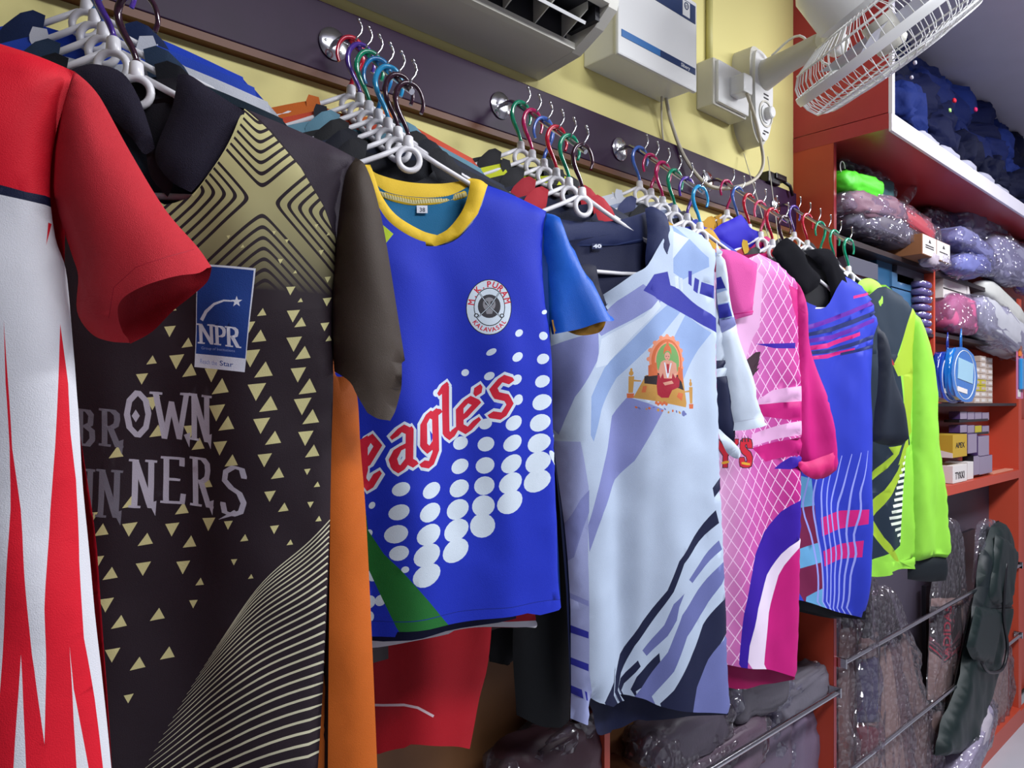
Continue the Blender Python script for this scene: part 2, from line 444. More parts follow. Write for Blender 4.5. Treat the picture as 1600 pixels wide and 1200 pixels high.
# ------------------------------------------------------------------ hangers
m_hang = mat('hanger_white', '#e4e3e6', .3, var=.02)
HC = {'red': '#d01838', 'purple': '#5a3aa8', 'green': '#0a9a72', 'blue': '#1b86c8', 'sky blue': '#2ea6dc', 'brown': '#3a1a2c', 'magenta': '#c81e66', 'periwinkle': '#4c74cf', 'pink': '#e0577c', 'light blue': '#3a9ce0'}
def hook_mat(c):
    return mat('hook_'+c.replace(' ', '_'), HC[c], .12, var=.05, coat=.6, trans=.25)
hmesh = {}
def _hang():
    mb = MB(); pts = []
    prof = [(.010, -.104), (.05, -.124), (.104, -.149), (.14, -.165), (.18, -.184), (.198, -.197), (.202, -.214), (.196, -.236), (.175, -.249), (.10, -.254), (0, -.255)]
    L = [(x, 0, z) for x, z in prof]; R = [(-x, 0, z) for x, z in prof[::-1][1:]]
    mb.tube(L+R, .0046, 8)
    hmesh['body'] = mb.build('body', m_hang, None)
    mb = MB(); mb.tube([(.0185*math.cos(a), -.004, -.124+.0185*math.sin(a)) for a in [i*math.pi/12 for i in range(24)]], .0052, 9, close=True)
    hmesh['ring'] = mb.build('ring', m_hang, None)
    mb = MB(); mb.rev([(0, 0), (.0085, 0), (.0095, .004), (.0082, .02), (.0062, .022), (0, .022)], (0, 0, -.106), (0, 0, 1), 14)
    hmesh['socket'] = mb.build('socket', m_hang, None, 40)
    P = [(0, -.086), (-.001, -.078), (-.006, -.065), (-.014, -.050), (-.020, -.036), (-.022, -.022), (-.018, -.007), (-.009, .003), (.002, .0055), (.013, .002), (.021, -.008), (.025, -.020), (.0255, -.032), (.022, -.043)]
    c, _ = crv([(x*1000, z*1000) for x, z in P], 3, closed=False); c = [(x/1000, 0, z/1000) for x, z in c]
    n = len(c); rr = [.0033+.0016*math.sin(math.pi*min(1, i/n*1.3)) for i in range(n)]
    mb = MB(); mb.tube(c, rr, 10); mb.rev([(.0055, 0), (.0055, .004), (.0035, .007)], (0, 0, -.087), (0, 0, 1), 12)
    hmesh['hook'] = mb.build('hook', [], None, 60)
    for o in hmesh.values(): COL.objects.unlink(o)
_hang(); HK = {}
NTH = ['innermost', 'second from the wall', 'third from the wall', 'fourth from the wall', 'fifth from the wall', 'sixth from the wall', 'seventh from the wall']
def hanger(o, yaw, colour, flip, label, group):
    r = empty('clothes_hanger', (o[0], o[1], o[2]), -math.radians(yaw), label, 'hanger', group)
    for k in ('body', 'ring', 'socket'):
        link(k, hmesh[k].data, r)
    if colour not in HK:
        me = hmesh['hook'].data.copy(); me.materials.clear(); me.materials.append(hook_mat(colour)); HK[colour] = me
    h = link('hook', HK[colour], r); h['label'] = colour+' plastic hook'
    if flip: h.scale.x = -1
    return r
# ------------------------------------------------------------------ split air conditioner
ac = empty('air_conditioner', (.85, 1.29, .95), 0, 'white split air conditioner high on the yellow wall with open louvre', 'air conditioner')
prof = [(1.298, .80), (1.16, .812), (1.09, .845), (1.05, .875), (1.035, .93), (1.035, 1.06), (1.06, 1.09), (1.298, 1.10)]
x0, x1 = .42, 1.285
mb = MB(); mb.prism([(1.298, .80), (1.165, .812), (1.165, .9), (1.04, .9), (1.035, .93), (1.035, 1.06), (1.06, 1.09), (1.298, 1.10)], 0, x0, x1-.03)
rb(mb, 'casing', m_offw, ac)
rb(MB().prism(prof, 0, x1-.03, x1), 'end_cap', m_offw, ac)
rb(MB().prism([(1.165, .812), (1.150, .815), (1.150, .83), (1.165, .83)], 0, x0, x1-.03), 'outlet_rim', m_offw, ac)
rb(MB().box((x0, 1.045, .878), (x1-.03, 1.07, .90), .003), 'outlet_lip', m_offw, ac)
rb(MB().box((x0, 1.07, .885), (x1-.03, 1.165, .9)), 'outlet_cavity', m_dark, ac)
rb(MB().box((x0+.02, 1.158, .825), (x1-.05, 1.1645, .9)), 'outlet_cavity', m_dark, ac)
rb(MB().box((x1-.045, 1.075, .85), (x1-.031, 1.16, .9)), 'outlet_cavity', m_dark, ac)
mb = MB().prism([(1.092, .840), (1.135, .872), (1.132, .877), (1.089, .846)], 0, x0+.02, x1-.06); rb(mb, 'louvre_flap', m_plastic, ac)
vm = None
for i in range(9):
    x = x0+.08+i*.09
    if vm is None:
        o = MB().prism([(1.16, .83), (1.08, .868), (1.08, .885), (1.16, .885)], 0, -.0015, .0015).build('vane', m_offw, ac); vm = o.data
    else: o = link('vane', vm, ac)
    o.location = (x-.85, -1.29, -.95)
rb(MB().box((x0, 1.0349, .935), (x1, 1.038, .938)), 'panel_seam', m_dark, ac)
# ------------------------------------------------------------------ voltage stabiliser box
sb = empty('stabiliser_box', (1.62, 1.3, .9), 0, 'white voltage stabiliser box with blue bands beside the air conditioner', 'electrical box')
rb(MB().box((1.452, 1.19, .885), (1.789, 1.3, 1.125), .004), 'body', m_plastic, sb)
rb(MB().box((1.446, 1.178, .878), (1.795, 1.192, 1.132), .005), 'front_cover', m_plastic, sb)
def xz_print(name, y, parent, loops_by_mat, root, zlist=None):
    pass
m_navy = mat('navy_print', '#16305c', .4); m_blue2 = mat('blue_print', '#2c6aa8', .4)
mb = MB().box((1.49, 1.1765, 1.068), (1.785, 1.1782, 1.118)); rb(mb, 'top_band', m_navy, sb)
rb(MB().box((1.722, 1.1755, 1.073), (1.756, 1.1772, 1.115)), 'badge', m_plastic, sb)
rb(MB().tube([(1.739+.009*math.cos(a), 1.1752, 1.102+.009*math.sin(a)) for a in [i*math.pi/8 for i in range(16)]], .0015, 5, close=True), 'badge_logo', m_navy, sb)
rb(MB().box((1.458, 1.1765, .925), (1.62, 1.1782, .943)), 'band_left', m_blue2, sb)
rb(MB().box((1.62, 1.1765, .925), (1.785, 1.1782, .943)), 'band_right', m_navy, sb)
def text_mesh(name, s, origin, ex, ez, mats, root, depth=.0006, bold=.01):
    """real flat letters in an x/z plane facing -y (camera-relative)"""
    FC.body = s; FC.size = 1; FC.resolution_u = 2; FC.offset = bold
    dg = bpy.context.evaluated_depsgraph_get(); me = bpy.data.meshes.new_from_object(FO.evaluated_get(dg), depsgraph=dg)
    l = root.location; o = Vector(origin)-Vector((l.x, l.y, l.z-CAMH)); ex = Vector(ex); ez = Vector(ez)
    for v in me.vertices: v.co = o+ex*v.co.x+ez*v.co.y
    me.materials.clear()
    return link(name, me, root, [mats])
text_mesh('lettering', 'Sibery', (1.715, 1.1762, .929), (.017, 0, 0), (0, 0, .014), m_plastic, sb)
text_mesh('badge_letter', 'm', (1.7335, 1.1753, 1.098), (.015, 0, 0), (0, 0, .015), m_navy, sb)
# ------------------------------------------------------------------ socket box, plug, cable
sk = empty('wall_socket', (2.05, 1.3, .95), 0, 'white surface socket box with a plug, between stabiliser and wall fan', 'socket')
rb(MB().box((1.975, 1.238, .915), (2.17, 1.3, 1.06), .006), 'back_box', m_offw, sk)
rb(MB().box((1.985, 1.226, .922), (2.165, 1.24, 1.052), .006), 'face_plate', m_plastic, sk)
rb(MB().box((2.125, 1.219, .985), (2.145, 1.228, 1.02), .002), 'switch', m_dark, sk)
pg = rb(MB().box((2.045, 1.175, .955), (2.10, 1.228, 1.015), .009), 'plug', m_plastic, sk)
m_cable = mat('cable_sheath', '#b9b2a0', .5)
cabp = [(2.07, 1.18, .955), (2.09, 1.17, .90), (2.13, 1.17, .83), (2.15, 1.17, .75), (2.10, 1.18, .69), (2.0, 1.21, .655), (1.93, 1.24, .665), (1.86, 1.265, .735), (1.80, 1.268, .82), (1.775, 1.27, .89)]
c = [Vector(p) for p in cabp]
def cr3(P, n=6):
    out = []
    for i in range(len(P)-1):
        a, b = P[i], P[i+1]; p0 = P[max(i-1, 0)]; p3 = P[min(i+2, len(P)-1)]
        for j in range(n):
            t = j/n; out.append(.5*((2*a)+(b-p0)*t+(2*p0-5*a+4*b-p3)*t*t+(3*a-p0-3*b+p3)*t**3))
    return out+[P[-1]]
T(MB().tube(cr3(c), .0055, 8).build('power_cable', m_cable, world=True), 'thick off-white cable looping from the wall socket up to the stabiliser box', 'cable')
T(MB().tube(cr3([Vector(p) for p in ((1.755, 1.27, .89), (1.775, 1.285, .82), (1.80, 1.295, .765), (1.805, 1.288, .765))]), .003, 6).build('thin_wire', m_cable, world=True), 'thin grey wire running down behind the plank from the stabiliser box', 'cable')
T(MB().tube([(2.035, 1.29, 1.06), (2.035, 1.29, 1.30)], .011, 10).tube([(2.035, 1.29, 1.06), (2.035, 1.29, 1.085)], .014, 10).build('wiring_conduit', mat('conduit_yellow', '#c2bb78', .5), world=True), 'yellow painted conduit pipe rising from the wall socket', 'pipe')
T(MB().tube(cr3([Vector(p) for p in ((1.80, 1.22, 1.13), (1.815, 1.20, 1.10), (1.81, 1.22, 1.06), (1.82, 1.21, 1.03), (1.80, 1.25, 1.01), (1.80, 1.28, 1.1))]), .002, 6).build('wire_bundle', m_black, world=True), 'thin dark wires coiled beside the stabiliser box', 'wire')
# ------------------------------------------------------------------ wall fan
fan = empty('wall_fan', (2.3, 1.3, .95), 0, 'off-white oscillating wall fan with wire guard beside the orange cabinet', 'fan')
mb = MB(); P = []
bp = crv([(2.19, 1.15), (2.27, 1.16), (2.315, 1.11), (2.32, .99), (2.30, .90), (2.265, .855), (2.22, .875), (2.19, .94)], 5)[0]
mb.prism([(x, z) for x, z in bp], 1, 1.235, 1.3)
rb(mb, 'base', m_offw, fan, 45)
rb(MB().prism([((x-2.255)*.85+2.255, (z-1.0)*.92+1.0) for x, z in bp], 1, 1.222, 1.236), 'base_cover', m_plastic, fan, 45)
rb(MB().rev([(0, 0), (.03, 0), (.03, .004), (.02, .006), (.019, .024), (.016, .027), (0, .027)], (2.262, 1.222, .955), (0, -1, 0), 24), 'speed_knob', m_plastic, fan, 35)
rb(MB().rev([(.044, 0), (.044, .003), (.038, .003)], (2.262, 1.222, .955), (0, -1, 0), 24), 'dial_ring', m_offw, fan, 35)
for x_, z_, w_ in ((2.25, .895, .03), (2.243, .885, .016), (2.25, 1.005, .03), (2.25, 1.017, .03)):
    rb(MB().box((x_, 1.2205, z_), (x_+w_, 1.2225, z_+.004)), 'printed_mark', m_dark, fan)
kn = Vector((2.26, 1.0, 1.115))
rb(MB().tube([(2.26, 1.235, 1.08), (2.26, 1.15, 1.10), (2.26, 1.05, 1.118), kn], [.05, .038, .034, .036], 18), 'arm', m_offw, fan, 50)
rb(MB().tube([(2.22, 1.0, 1.115), (2.30, 1.0, 1.115)], .036, 18).tube([(2.21, 1.0, 1.115), (2.31, 1.0, 1.115)], .008, 10), 'tilt_joint', m_plastic, fan, 50)
dF = 1.93; uF, vF = 1385, 56
cF = FW*dF+RG*((uF-800)/FPX*dF)+Vector((0, 0, (HOR-vF)/FPX*dF))
ax = (RG*.60-Vector((0, 0, .76))+FW*.11).normalized()
R = .25
Mx = Matrix.Translation(cF) @ ax.to_track_quat('Z', 'Y').to_matrix().to_4x4()
def fpart(mb, name, m, sm=50): mb.xform(Mx); return rb(mb, name, m, fan, sm)
fpart(MB().tube([(R*math.cos(a), R*math.sin(a), 0) for a in [i*2*math.pi/64 for i in range(64)]], .008, 8, close=True).rev([(R+.006, -.012), (R+.008, 0), (R+.006, .012)], (0, 0, 0), (0, 0, 1), 64), 'guard_rim', m_plastic)
def cage(prof, nw, rings, name):
    mb = MB()
    for i in range(nw):
        a = i*2*math.pi/nw; mb.tube([(r*math.cos(a+tw), r*math.sin(a+tw), h) for r, h, tw in prof], .0013, 5)
    for r, h in rings: mb.tube([(r*math.cos(a), r*math.sin(a), h) for a in [i*2*math.pi/48 for i in range(48)]], .0026, 6, close=True)
    o = fpart(mb, name, m_plastic); o['kind'] = 'stuff'; return o
cage([(R, .002, 0), (R*.985, .03, .01), (R*.94, .055, .02), (R*.85, .068, .04), (R*.5, .08, .1), (R*.22, .084, .16)], 66, [(R*.93, .058), (R*.8, .072), (R*.5, .08)], 'front_guard')
cage([(R, -.002, 0), (R*.97, -.035, 0), (R*.88, -.06, 0), (R*.6, -.085, 0), (R*.3, -.095, 0)], 66, [(R*.88, -.06), (R*.6, -.085), (R*.3, -.095)], 'rear_guard')
fpart(MB().rev([(0, .088), (R*.2, .088), (R*.24, .082), (R*.24, .078)], (0, 0, 0), (0, 0, 1), 32), 'centre_badge', m_plastic)
fpart(MB().rev([(0, -.09), (.11, -.09), (.125, -.105), (.13, -.21), (.11, -.245), (0, -.25)], (0, 0, 0), (0, 0, 1), 32), 'motor_housing', m_plastic, 40)
fpart(MB().rev([(0, .04), (.03, .04), (.04, .03), (.04, -.05), (0, -.05)], (0, 0, 0), (0, 0, 1), 20), 'hub', m_offw)
m_blade = mat('fan_blade', '#a9a9b4', .3)
for b in range(3):
    mb = MB(); rows = []
    for i in range(9):
        r = .035+.19*i/8; wd = .35+.55*math.sin(math.pi*min(1, .2+i/9))
        rows.append([mb.bm.verts.new((r*math.cos(b*2.094+q*wd*.9), r*math.sin(b*2.094+q*wd*.9), -.01+q*.035)) for q in (-.6, -.3, 0, .3, .6)])
    for A, B in zip(rows, rows[1:]):
        for k in range(4): mb.bm.faces.new((A[k], A[k+1], B[k+1], B[k])).smooth = True
    fpart(mb, 'blade', m_blade)
nk = cF-ax*.19
rb(MB().tube([kn, (kn+nk)/2+Vector((0, 0, -.02)), nk], [.034, .03, .04], 16), 'neck', m_plastic, fan, 50)
rb(MB().tube(cr3([Vector((2.262, 1.2, 1.14)), Vector((2.25, 1.1, 1.165)), Vector((2.245, 1.02, 1.05)), Vector((2.26, .97, 1.04)), Vector((2.2, .93, 1.08))]), .004, 7), 'lead', m_plastic, fan)
for i, (a, b) in enumerate((((2.225, 1.28, .83), (2.18, 1.16, .50)), ((2.31, 1.24, .83), (2.31, 1.19, .45)))):
    rb(MB().tube([a, ((a[0]+b[0])/2+.002, (a[1]+b[1])/2, (a[2]+b[2])/2), b], .0014, 6), 'pull_cord', m_offw, fan)
# dark clip on the plank top
cl = empty('black_bracket', (2.43, 1.28, .765), 0, 'small black bracket sitting on the right end of the dark plank', 'bracket')
rb(MB().box((2.36, 1.262, .762), (2.44, 1.296, .80), .004), 'base', m_black, cl)
rb(MB().box((2.40, 1.255, .78), (2.475, 1.285, .80), .003).tube([(2.46, 1.265, .785), (2.51, 1.262, .775), (2.53, 1.262, .745)], .006, 8), 'clip', m_black, cl)
# ================================================================== CABINET
XC, YL, YS = 2.61, .953, 1.15
cab = empty('storage_cabinet', (XC+1.2, 1.3, zf), 0, 'tall orange and red laminate storage cabinet with loft, shelves and lower racks', 'cabinet')
rb(MB().box((XC, YL+.012, .98), (XC+.02, D, zc)), 'loft_side', m_red, cab)
rb(MB().box((XC-.001, YL+.012, .925), (XC+.02, D, .977)), 'loft_side_rail', m_red, cab)
rb(MB().box((XC+.02, YL+.012, .93), (6.78, D, .95)), 'loft_bottom', m_red, cab)
rb(MB().box((XC, YL, .915), (6.78, YL+.012, .975), .002), 'loft_edge_band', m_silver, cab)
rb(MB().box((XC, YL, .975), (XC+.022, YL+.012, zc)), 'loft_edge_band', m_silver, cab)
rb(MB().box((XC, YS, zf), (XC+.02, D, .93)), 'side_panel', m_orange, cab)
rb(MB().box((XC-.0005, YS-.001, zf+.1), (XC+.0205, YS+.0, .93)), 'side_edge_band', mat('dark_red_band', '#7c1c22', .3), cab)
rb(MB().box((XC+.02, D-.012, -.38), (6.78, D-.001, .93)), 'back_panel', m_orange, cab)
rb(MB().box((XC+.02, D-.012, zf+.1), (6.78, D-.001, -.38)), 'back_panel', mat('grey_back_board', '#4a4552', .5), cab)
def shelf(xa, xb, z, t=.018, m=m_dark, y=YS): rb(MB().box((xa, y, z-t), (xb, D-.012, z)), 'shelf', m, cab)
m_darkshelf = mat('dark_shelf', '#2a2022', .4)
shelf(XC+.02, 3.63, .605, .02, m_darkshelf)
shelf(3.65, 5.0, .60, .02, m_darkshelf)
shelf(XC+.02, 3.63, .31, .015, m_darkshelf)
shelf(3.65, 5.0, .32, .018, m_darkshelf)
shelf(3.65, 5.0, .0, .015, m_darkshelf)
shelf(XC+.02, 5.0, -.38, .045, m_orange, YS-.02)
rb(MB().box((3.63, YS, -.38), (3.65, D-.012, .60)), 'divider', m_orange, cab)
rb(MB().box((5.0, YS-.01, zf), (5.06, D-.001, .60)), 'divider', m_orange, cab)
rb(MB().box((5.06, YS+.05, zf+.1), (6.78, YS+.07, -.1)), 'lower_door', m_orange, cab)
rb(MB().box((XC+.02, YS-.02, zf), (6.78, YS, zf+.085)), 'plinth', m_orange, cab)
rb(MB().box((XC+.02, YS-.02, zf+.085), (5.0, D-.012, zf+.1)), 'base_board', m_orange, cab)
# racks left of the cabinet, under the jerseys
lr = empty('low_rack', (1, 1.3, zf), 0, 'dark low rack under the hanging jerseys with brown board back', 'rack')
rb(MB().box((-1.6, D-.012, zf), (XC, D-.001, -.42)), 'back_board', mat('brown_board', '#7a5230', .6, var=.15), lr)
rb(MB().box((-1.6, YS, -.47), (XC, D-.012, -.43)), 'top_shelf', m_darkshelf, lr)
rb(MB().box((-1.6, YS, zf), (XC, D-.012, zf+.1)), 'base_board', m_orange, lr)
rb(MB().box((1.36, YS, zf+.1), (1.38, D-.012, -.47)), 'divider', m_orange, lr)
rb(MB().box((1.38, YS+.01, -1.06), (1.56, D-.014, -.95), .003), 'cross_rail', mat('brown_board', '#7a5230'), lr)
def rail(xa, xb, y, z, label):
    r = empty('guard_rail', (xa, y, z), 0, label, 'rail', 'chrome guard rails across the racks')
    rb(MB().tube([(xa, y, z), (xb, y, z)], .0095, 12), 'bar', m_chrome, r, 50)
    for x in (xa, xb): rb(MB().box((x-.004, y-.014, z-.018), (x+.004, y+.03, z+.018), .002), 'bracket', m_chrome, r)
rail(-.5, 2.595, YS-.02, -1.016, 'chrome rail across the low rack under the jerseys, ending at the orange side panel')
rail(XC+.03, 4.985, YS-.02, -.925, 'upper chrome rail across the cricket bats')
rail(XC+.03, 4.985, YS-.02, -1.325, 'lower chrome rail across the cricket bats')
ARM_SH = {'A': 'the brown polo', 'B': 'the royal blue jersey', 'C': 'the lavender polo', 'D': 'the pink jersey', 'E': 'the cobalt jersey', 'F': 'the neon jersey'}
HOOKS = {'A': ['magenta', 'light blue', 'periwinkle', 'purple', 'brown'], 'B': ['red', 'purple', 'green', 'blue', 'sky blue', 'brown', 'brown'],
         'C': ['green', 'magenta', 'periwinkle', 'red', 'green', 'brown'], 'D': ['periwinkle', 'magenta', 'magenta', 'green', 'purple', 'sky blue'],
         'E': ['magenta', 'periwinkle', 'red', 'pink', 'red', 'brown'], 'F': ['purple', 'red', 'green', 'green', 'green']}
YAW = {'A': 32, 'B': 20, 'C': 15, 'D': 15, 'E': 15, 'F': 15}
SLOT = {}
for k, L in HOOKS.items():
    n = len(L)
    for i, c in enumerate(L):
        t = .10+(.98-.10)*i/(n-1); y, z = arm_pt(t); rs = random.Random(ord(k)*9+i)
        yaw = YAW[k]+(0 if i == n-1 else rs.uniform(-2.5, 2.5)); dx_, dz_ = (.015, -.008) if (k == 'A' and i == n-1) else (0, 0); SLOT[k, i] = ((ARMX[k]+dx_, y, z+.0045+dz_), yaw)
        pos = 'foremost' if i == n-1 else NTH[i].replace(' from the wall', ' from wall')
        hanger(SLOT[k, i][0], yaw, c, (i*7+ord(k)) % 3 == 0 and i != n-1, 'white hanger, %s hook, %s on the arm of %s' % (c, pos, ARM_SH[k]), 'white plastic hangers on the display arms')


a = copy_tree(arm0); a.location.x = -.06; a.scale = (1, 1.345, 1); a['label'] = 'longer chrome display arm carrying the red and white jersey at the left'
hanger((-.06, .93, .523), 27, 'blue', False, 'white hanger with blue hook holding the red and white jersey', 'white plastic hangers on the display arms')
# ================================================================== FRONT GARMENTS
def P_(arm, dz=0, yaw=None):
    L = len(HOOKS[arm]); o, y = SLOT[arm, L-1]; return PL(o, y if yaw is None else yaw)
def rng(pts, w): return ('L', [line_poly(pts, w)])
def pats(mi, polys): return [(mi, [p]) for p in polys]
def zz(pts, k, ox, oy): return [(x/k+ox, y/k+oy) for x, y in pts]
# ---------------------------------------------------------------- Z: red and white jersey (foreground left)
plZ = PL((-.06, .93, .50), 27)
z = plZ.root('jersey', 'red and white football jersey in the left foreground, cut by the photo edge', 'jersey')
red = fab('#d8142a'); redknit = mat('red_knit', '#c4202e', .75, var=.05, scale=60, bump=.6, bscale=1400); white = fab('#dcdde2'); navy = fab('#141b38'); 
f = cloth_fn(3, .010, 8, 1.2, -.1, .5, .004)
flame = [[(6, 500), (13, 600), (20, 700), (34, 795), (42, 900), (52, 1020), (66, 1120), (80, 1230), (48, 1230), (44, 1150), (36, 1020), (30, 1150), (27, 1230), (-5, 1230), (5, 1100), (12, 950), (16, 860), (19, 795), (16, 700), (9, 600)],
         [(92, 505), (105, 600), (108, 675), (116, 750), (120, 880), (128, 1000), (143, 1100), (158, 1230), (70, 1230), (73, 1050), (71, 950), (77, 800), (85, 700), (90, 600)],
         [(73, 346), (78, 348), (70, 382)], [(-700, -20), (130, -20), (125, 305), (84, 309), (30, 298), (-60, 280), (-700, 240)]]
pr = pats(1, flame)+[(2, [[(-700, 240), (-60, 280), (0, 288), (40, 299), (84, 307), (84, 322), (40, 312), (0, 303), (-60, 293), (-700, 255)]])]
pr += [(0, [[(107, 1012), (112, 1080), (124, 1150), (138, 1230), (118, 1230), (112, 1130)]])]
out = [(-620, 60, 'c'), (-520, 40, 'co'), (-400, 110, 'o'), (-270, 15, 'c'), (-60, 50), (0, 68), (60, 88), (117, 112, 'c'), (101, 160), (84, 230), (79, 300), (86, 370), (102, 420), (112, 520), (122, 640), (131, 800), (150, 1000), (172, 1225, 'co'), (-640, 1225, 'c')]
o = panel('front_panel', plZ, out, z, [white, red, navy], pr, thick=.03, rad=.07, fn=f)
panel('back_panel', plZ, [(-620, 60, 'c'), (-520, 40, 'c'), (-400, 50), (-270, 15, 'c'), (-60, 50), (117, 112, 'c'), (100, 420), (120, 640), (148, 860), (172, 1225, 'co'), (-640, 1225, 'c')], z, [red], side=1, thick=.03, rad=.07, fn=f, pxoff=0)
fs = cloth_fn(8, .007, 9, 3, -.05, .3, .003)
sl = [(117, 112, 'c'), (140, 132), (160, 158), (205, 240), (260, 330), (310, 388), (331, 418, 'co'), (318, 434, 'o'), (285, 442, 'o'), (228, 462, 'o'), (202, 478, 'o'), (196, 500, 'o'), (203, 536, 'c'), (170, 533), (140, 520), (117, 485), (119, 430), (108, 395), (82, 310), (85, 230), (101, 160)]
s = panel('sleeve', plZ, sl, z, [redknit, fab('#a8182a')], [(1, [line_poly([(170, 497), (180, 450), (215, 420), (262, 405), (305, 392)], 1.5)]), (1, [line_poly([(118, 118), (102, 165), (86, 235), (81, 302)], 2)])], thick=.034, rad=.06, fn=fs, off=.006)
s['label'] = 'red knitted sleeve'
s2 = panel('cuff_lining', plZ, [(331, 418, 'c'), (324, 440), (300, 462), (270, 486), (238, 518), (204, 537, 'c'), (180, 500), (200, 440, 'c'), (300, 400)], s, [fab('#8c1420')], side=1, thick=.012, rad=.03, off=-.0, pxoff=0)
# ---------------------------------------------------------------- A: brown polo jersey
plA = P_('A')
a = plA.root('jersey', 'dark brown polo jersey with gold chevrons and triangles, lettered BROWN WINNERS', 'jersey')
brown = fab('#261b22'); brown2 = fab('#3e342c'); brown3 = fab('#352c36'); cream = fab('#cfc98e'); pale = fab('#b4b0bc')
lblue = fab('#1f3f86'); lwhite = fab('#d6dbe6')
# chevron print: procedural stripes round a four-pointed star
def gold_mat():
    m = bpy.data.materials.new('gold_chevron_print'); m.use_nodes = True; nt, p = M_nodes(m)
    tc = nt.nodes.new('ShaderNodeTexCoord'); sp = nt.nodes.new('ShaderNodeSeparateXYZ'); nt.links.new(tc.outputs['Object'], sp.inputs[0])
    cx, cz = plA.uv(410, 314, .03)
    x = mth(nt, 'SUBTRACT', sp.outputs[0], cx); z_ = mth(nt, 'SUBTRACT', sp.outputs[2], cz)
    # lean the frame a little, as the cloth hangs
    xr = mth(nt, 'ADD', mth(nt, 'MULTIPLY', x, 1.0), mth(nt, 'MULTIPLY', z_, .05)); zr = mth(nt, 'ADD', mth(nt, 'MULTIPLY', z_, .95), mth(nt, 'MULTIPLY', x, .12))
    def sab(v): return mth(nt, 'POWER', mth(nt, 'ADD', mth(nt, 'MULTIPLY', v, v), .00003), .5)
    d = sab(mth(nt, 'SUBTRACT', sab(xr), sab(zr)))
    fr = mth(nt, 'FRACT', mth(nt, 'MULTIPLY', d, 78)); st = mth(nt, 'GREATER_THAN', fr, .36)
    fade = nt.nodes.new('ShaderNodeMapRange'); nt.links.new(sp.outputs[2], fade.inputs[0])
    fade.inputs[1].default_value = cz-.115; fade.inputs[2].default_value = cz+.06; 
    mx = nt.nodes.new('ShaderNodeMix'); mx.data_type = 'RGBA'; mx.inputs[6].default_value = lin('#261b22'); mx.inputs[7].default_value = lin('#cdc68c')
    f2 = mth(nt, 'MULTIPLY', st, mth(nt, 'POWER', fade.outputs[0], .8)); nt.links.new(f2, mx.inputs[0]); nt.links.new(mx.outputs[2], p.inputs['Base Color'])
    p.inputs['Roughness'].default_value = .62; p.inputs['Specular IOR Level'].default_value = .3; return m
gold = gold_mat()
pr = []
pr.append((1, [[(383, 172), (420, 205), (470, 262), (505, 320), (524, 372), (520, 480), (420, 485), (330, 485), (205, 485), (200, 400), (215, 355), (262, 310), (300, 300), (330, 270), (352, 235), (372, 200)]]))
pr.append((2, [[(388, 172), (470, 200), (560, 240), (565, 290), (526, 372), (505, 318), (470, 260), (425, 207)]]))
pr.append((1, [[(200, 480), (215, 478), (300, 440), (300, 560), (215, 585)]]))
# white piping of the placket
pr.append((3, [line_poly([(383, 180), (365, 215), (340, 252), (315, 285), (300, 305)], 5)]))
tri = []
def tr(x, y, s, up):
    a_ = random.Random(int(x*7+y)).uniform(-.1, .1)
    return [(x-s, y+s*.8*(1 if up else -1)), (x+s, y+s*(.55 if up else -1.0)), (x+s*(.25 if up else -.1), y-s*1.0*(1 if up else -1))]
z2 = [(960, 10, 1), (945, 70, 0), (970, 105, 1), (955, 170, 0), (975, 212, 1), (960, 275, 0), (990, 315, 1), (970, 378, 0), (995, 422, 1), (805, 25, 0), (840, 65, 1), (820, 130, 0), (855, 170, 1), (830, 237, 0), (868, 280, 1), (845, 350, 0), (885, 387, 1), (858, 455, 0), (905, 497, 1),
      (690, 10, 1), (680, 90, 0), (710, 125, 1), (690, 200, 0), (725, 240, 1), (715, 440, 0), (765, 480, 1), (733, 555, 0), (785, 600, 1), (590, 150, 0), (615, 190, 1), (405, 455, 0), (450, 490, 1), (445, 580, 0), (378, 740, 1), (430, 875, 1), (360, 840, 0), (405, 980, 0), (485, 728, 1),
      (530, 460, 0), (585, 500, 1), (565, 580, 0), (618, 625, 1), (598, 695, 0), (515, 852, 1), (322, 455, 1), (310, 555, 0), (350, 590, 1), (340, 685, 0), (480, 150, 1), (470, 60, 0), (560, 395, 1), (640, 310, 1), (405, 370, 1), (650, 440, 0), (360, 215, 1), (290, 420, 0)]
for x, y, up in z2:
    s_ = max(3, 14-max(0, y-60)*.018) if x > 650 else (11 if y < 620 else 7)
    if x < 520 and y < 900: s_ = 11
    if 900 < x and y > 250: s_ = 5
    tri.append(tr(x/2, y/2+600, s_, up))
z1 = [(1090, 850, 0, 7), (1125, 885, 1, 4), (1100, 945, 0, 10), (1125, 970, 1, 9), (1103, 1050, 0, 12), (1135, 1085, 1, 12), (1118, 1165, 0, 12), (985, 935, 1, 7), (940, 990, 0, 9), (975, 1025, 1, 11), (945, 1105, 0, 14), (990, 1150, 1, 14), (1228, 805, 0, 5), (1226, 890, 0, 7), (1218, 985, 0, 7), (1232, 1030, 1, 5),
      (630, 1000, 0, 9), (695, 1045, 1, 9), (655, 1115, 0, 12), (705, 1150, 1, 12), (795, 1165, 0, 12), (1185, 603, 0, 3), (1230, 633, 1, 3), (1075, 662, 0, 3), (1052, 740, 0, 4), (1203, 702, 0, 4), (1105, 778, 1, 3), (1028, 633, 0, 3), (860, 653, 0, 3), (913, 688, 1, 3), (645, 915, 1, 4), (560, 1110, 1, 8), (525, 1180, 0, 9)]
for x, y, up, s_ in z1: tri.append(tr(x/2.4, y/2.4+100, s_, up))
pr += pats(3, tri)
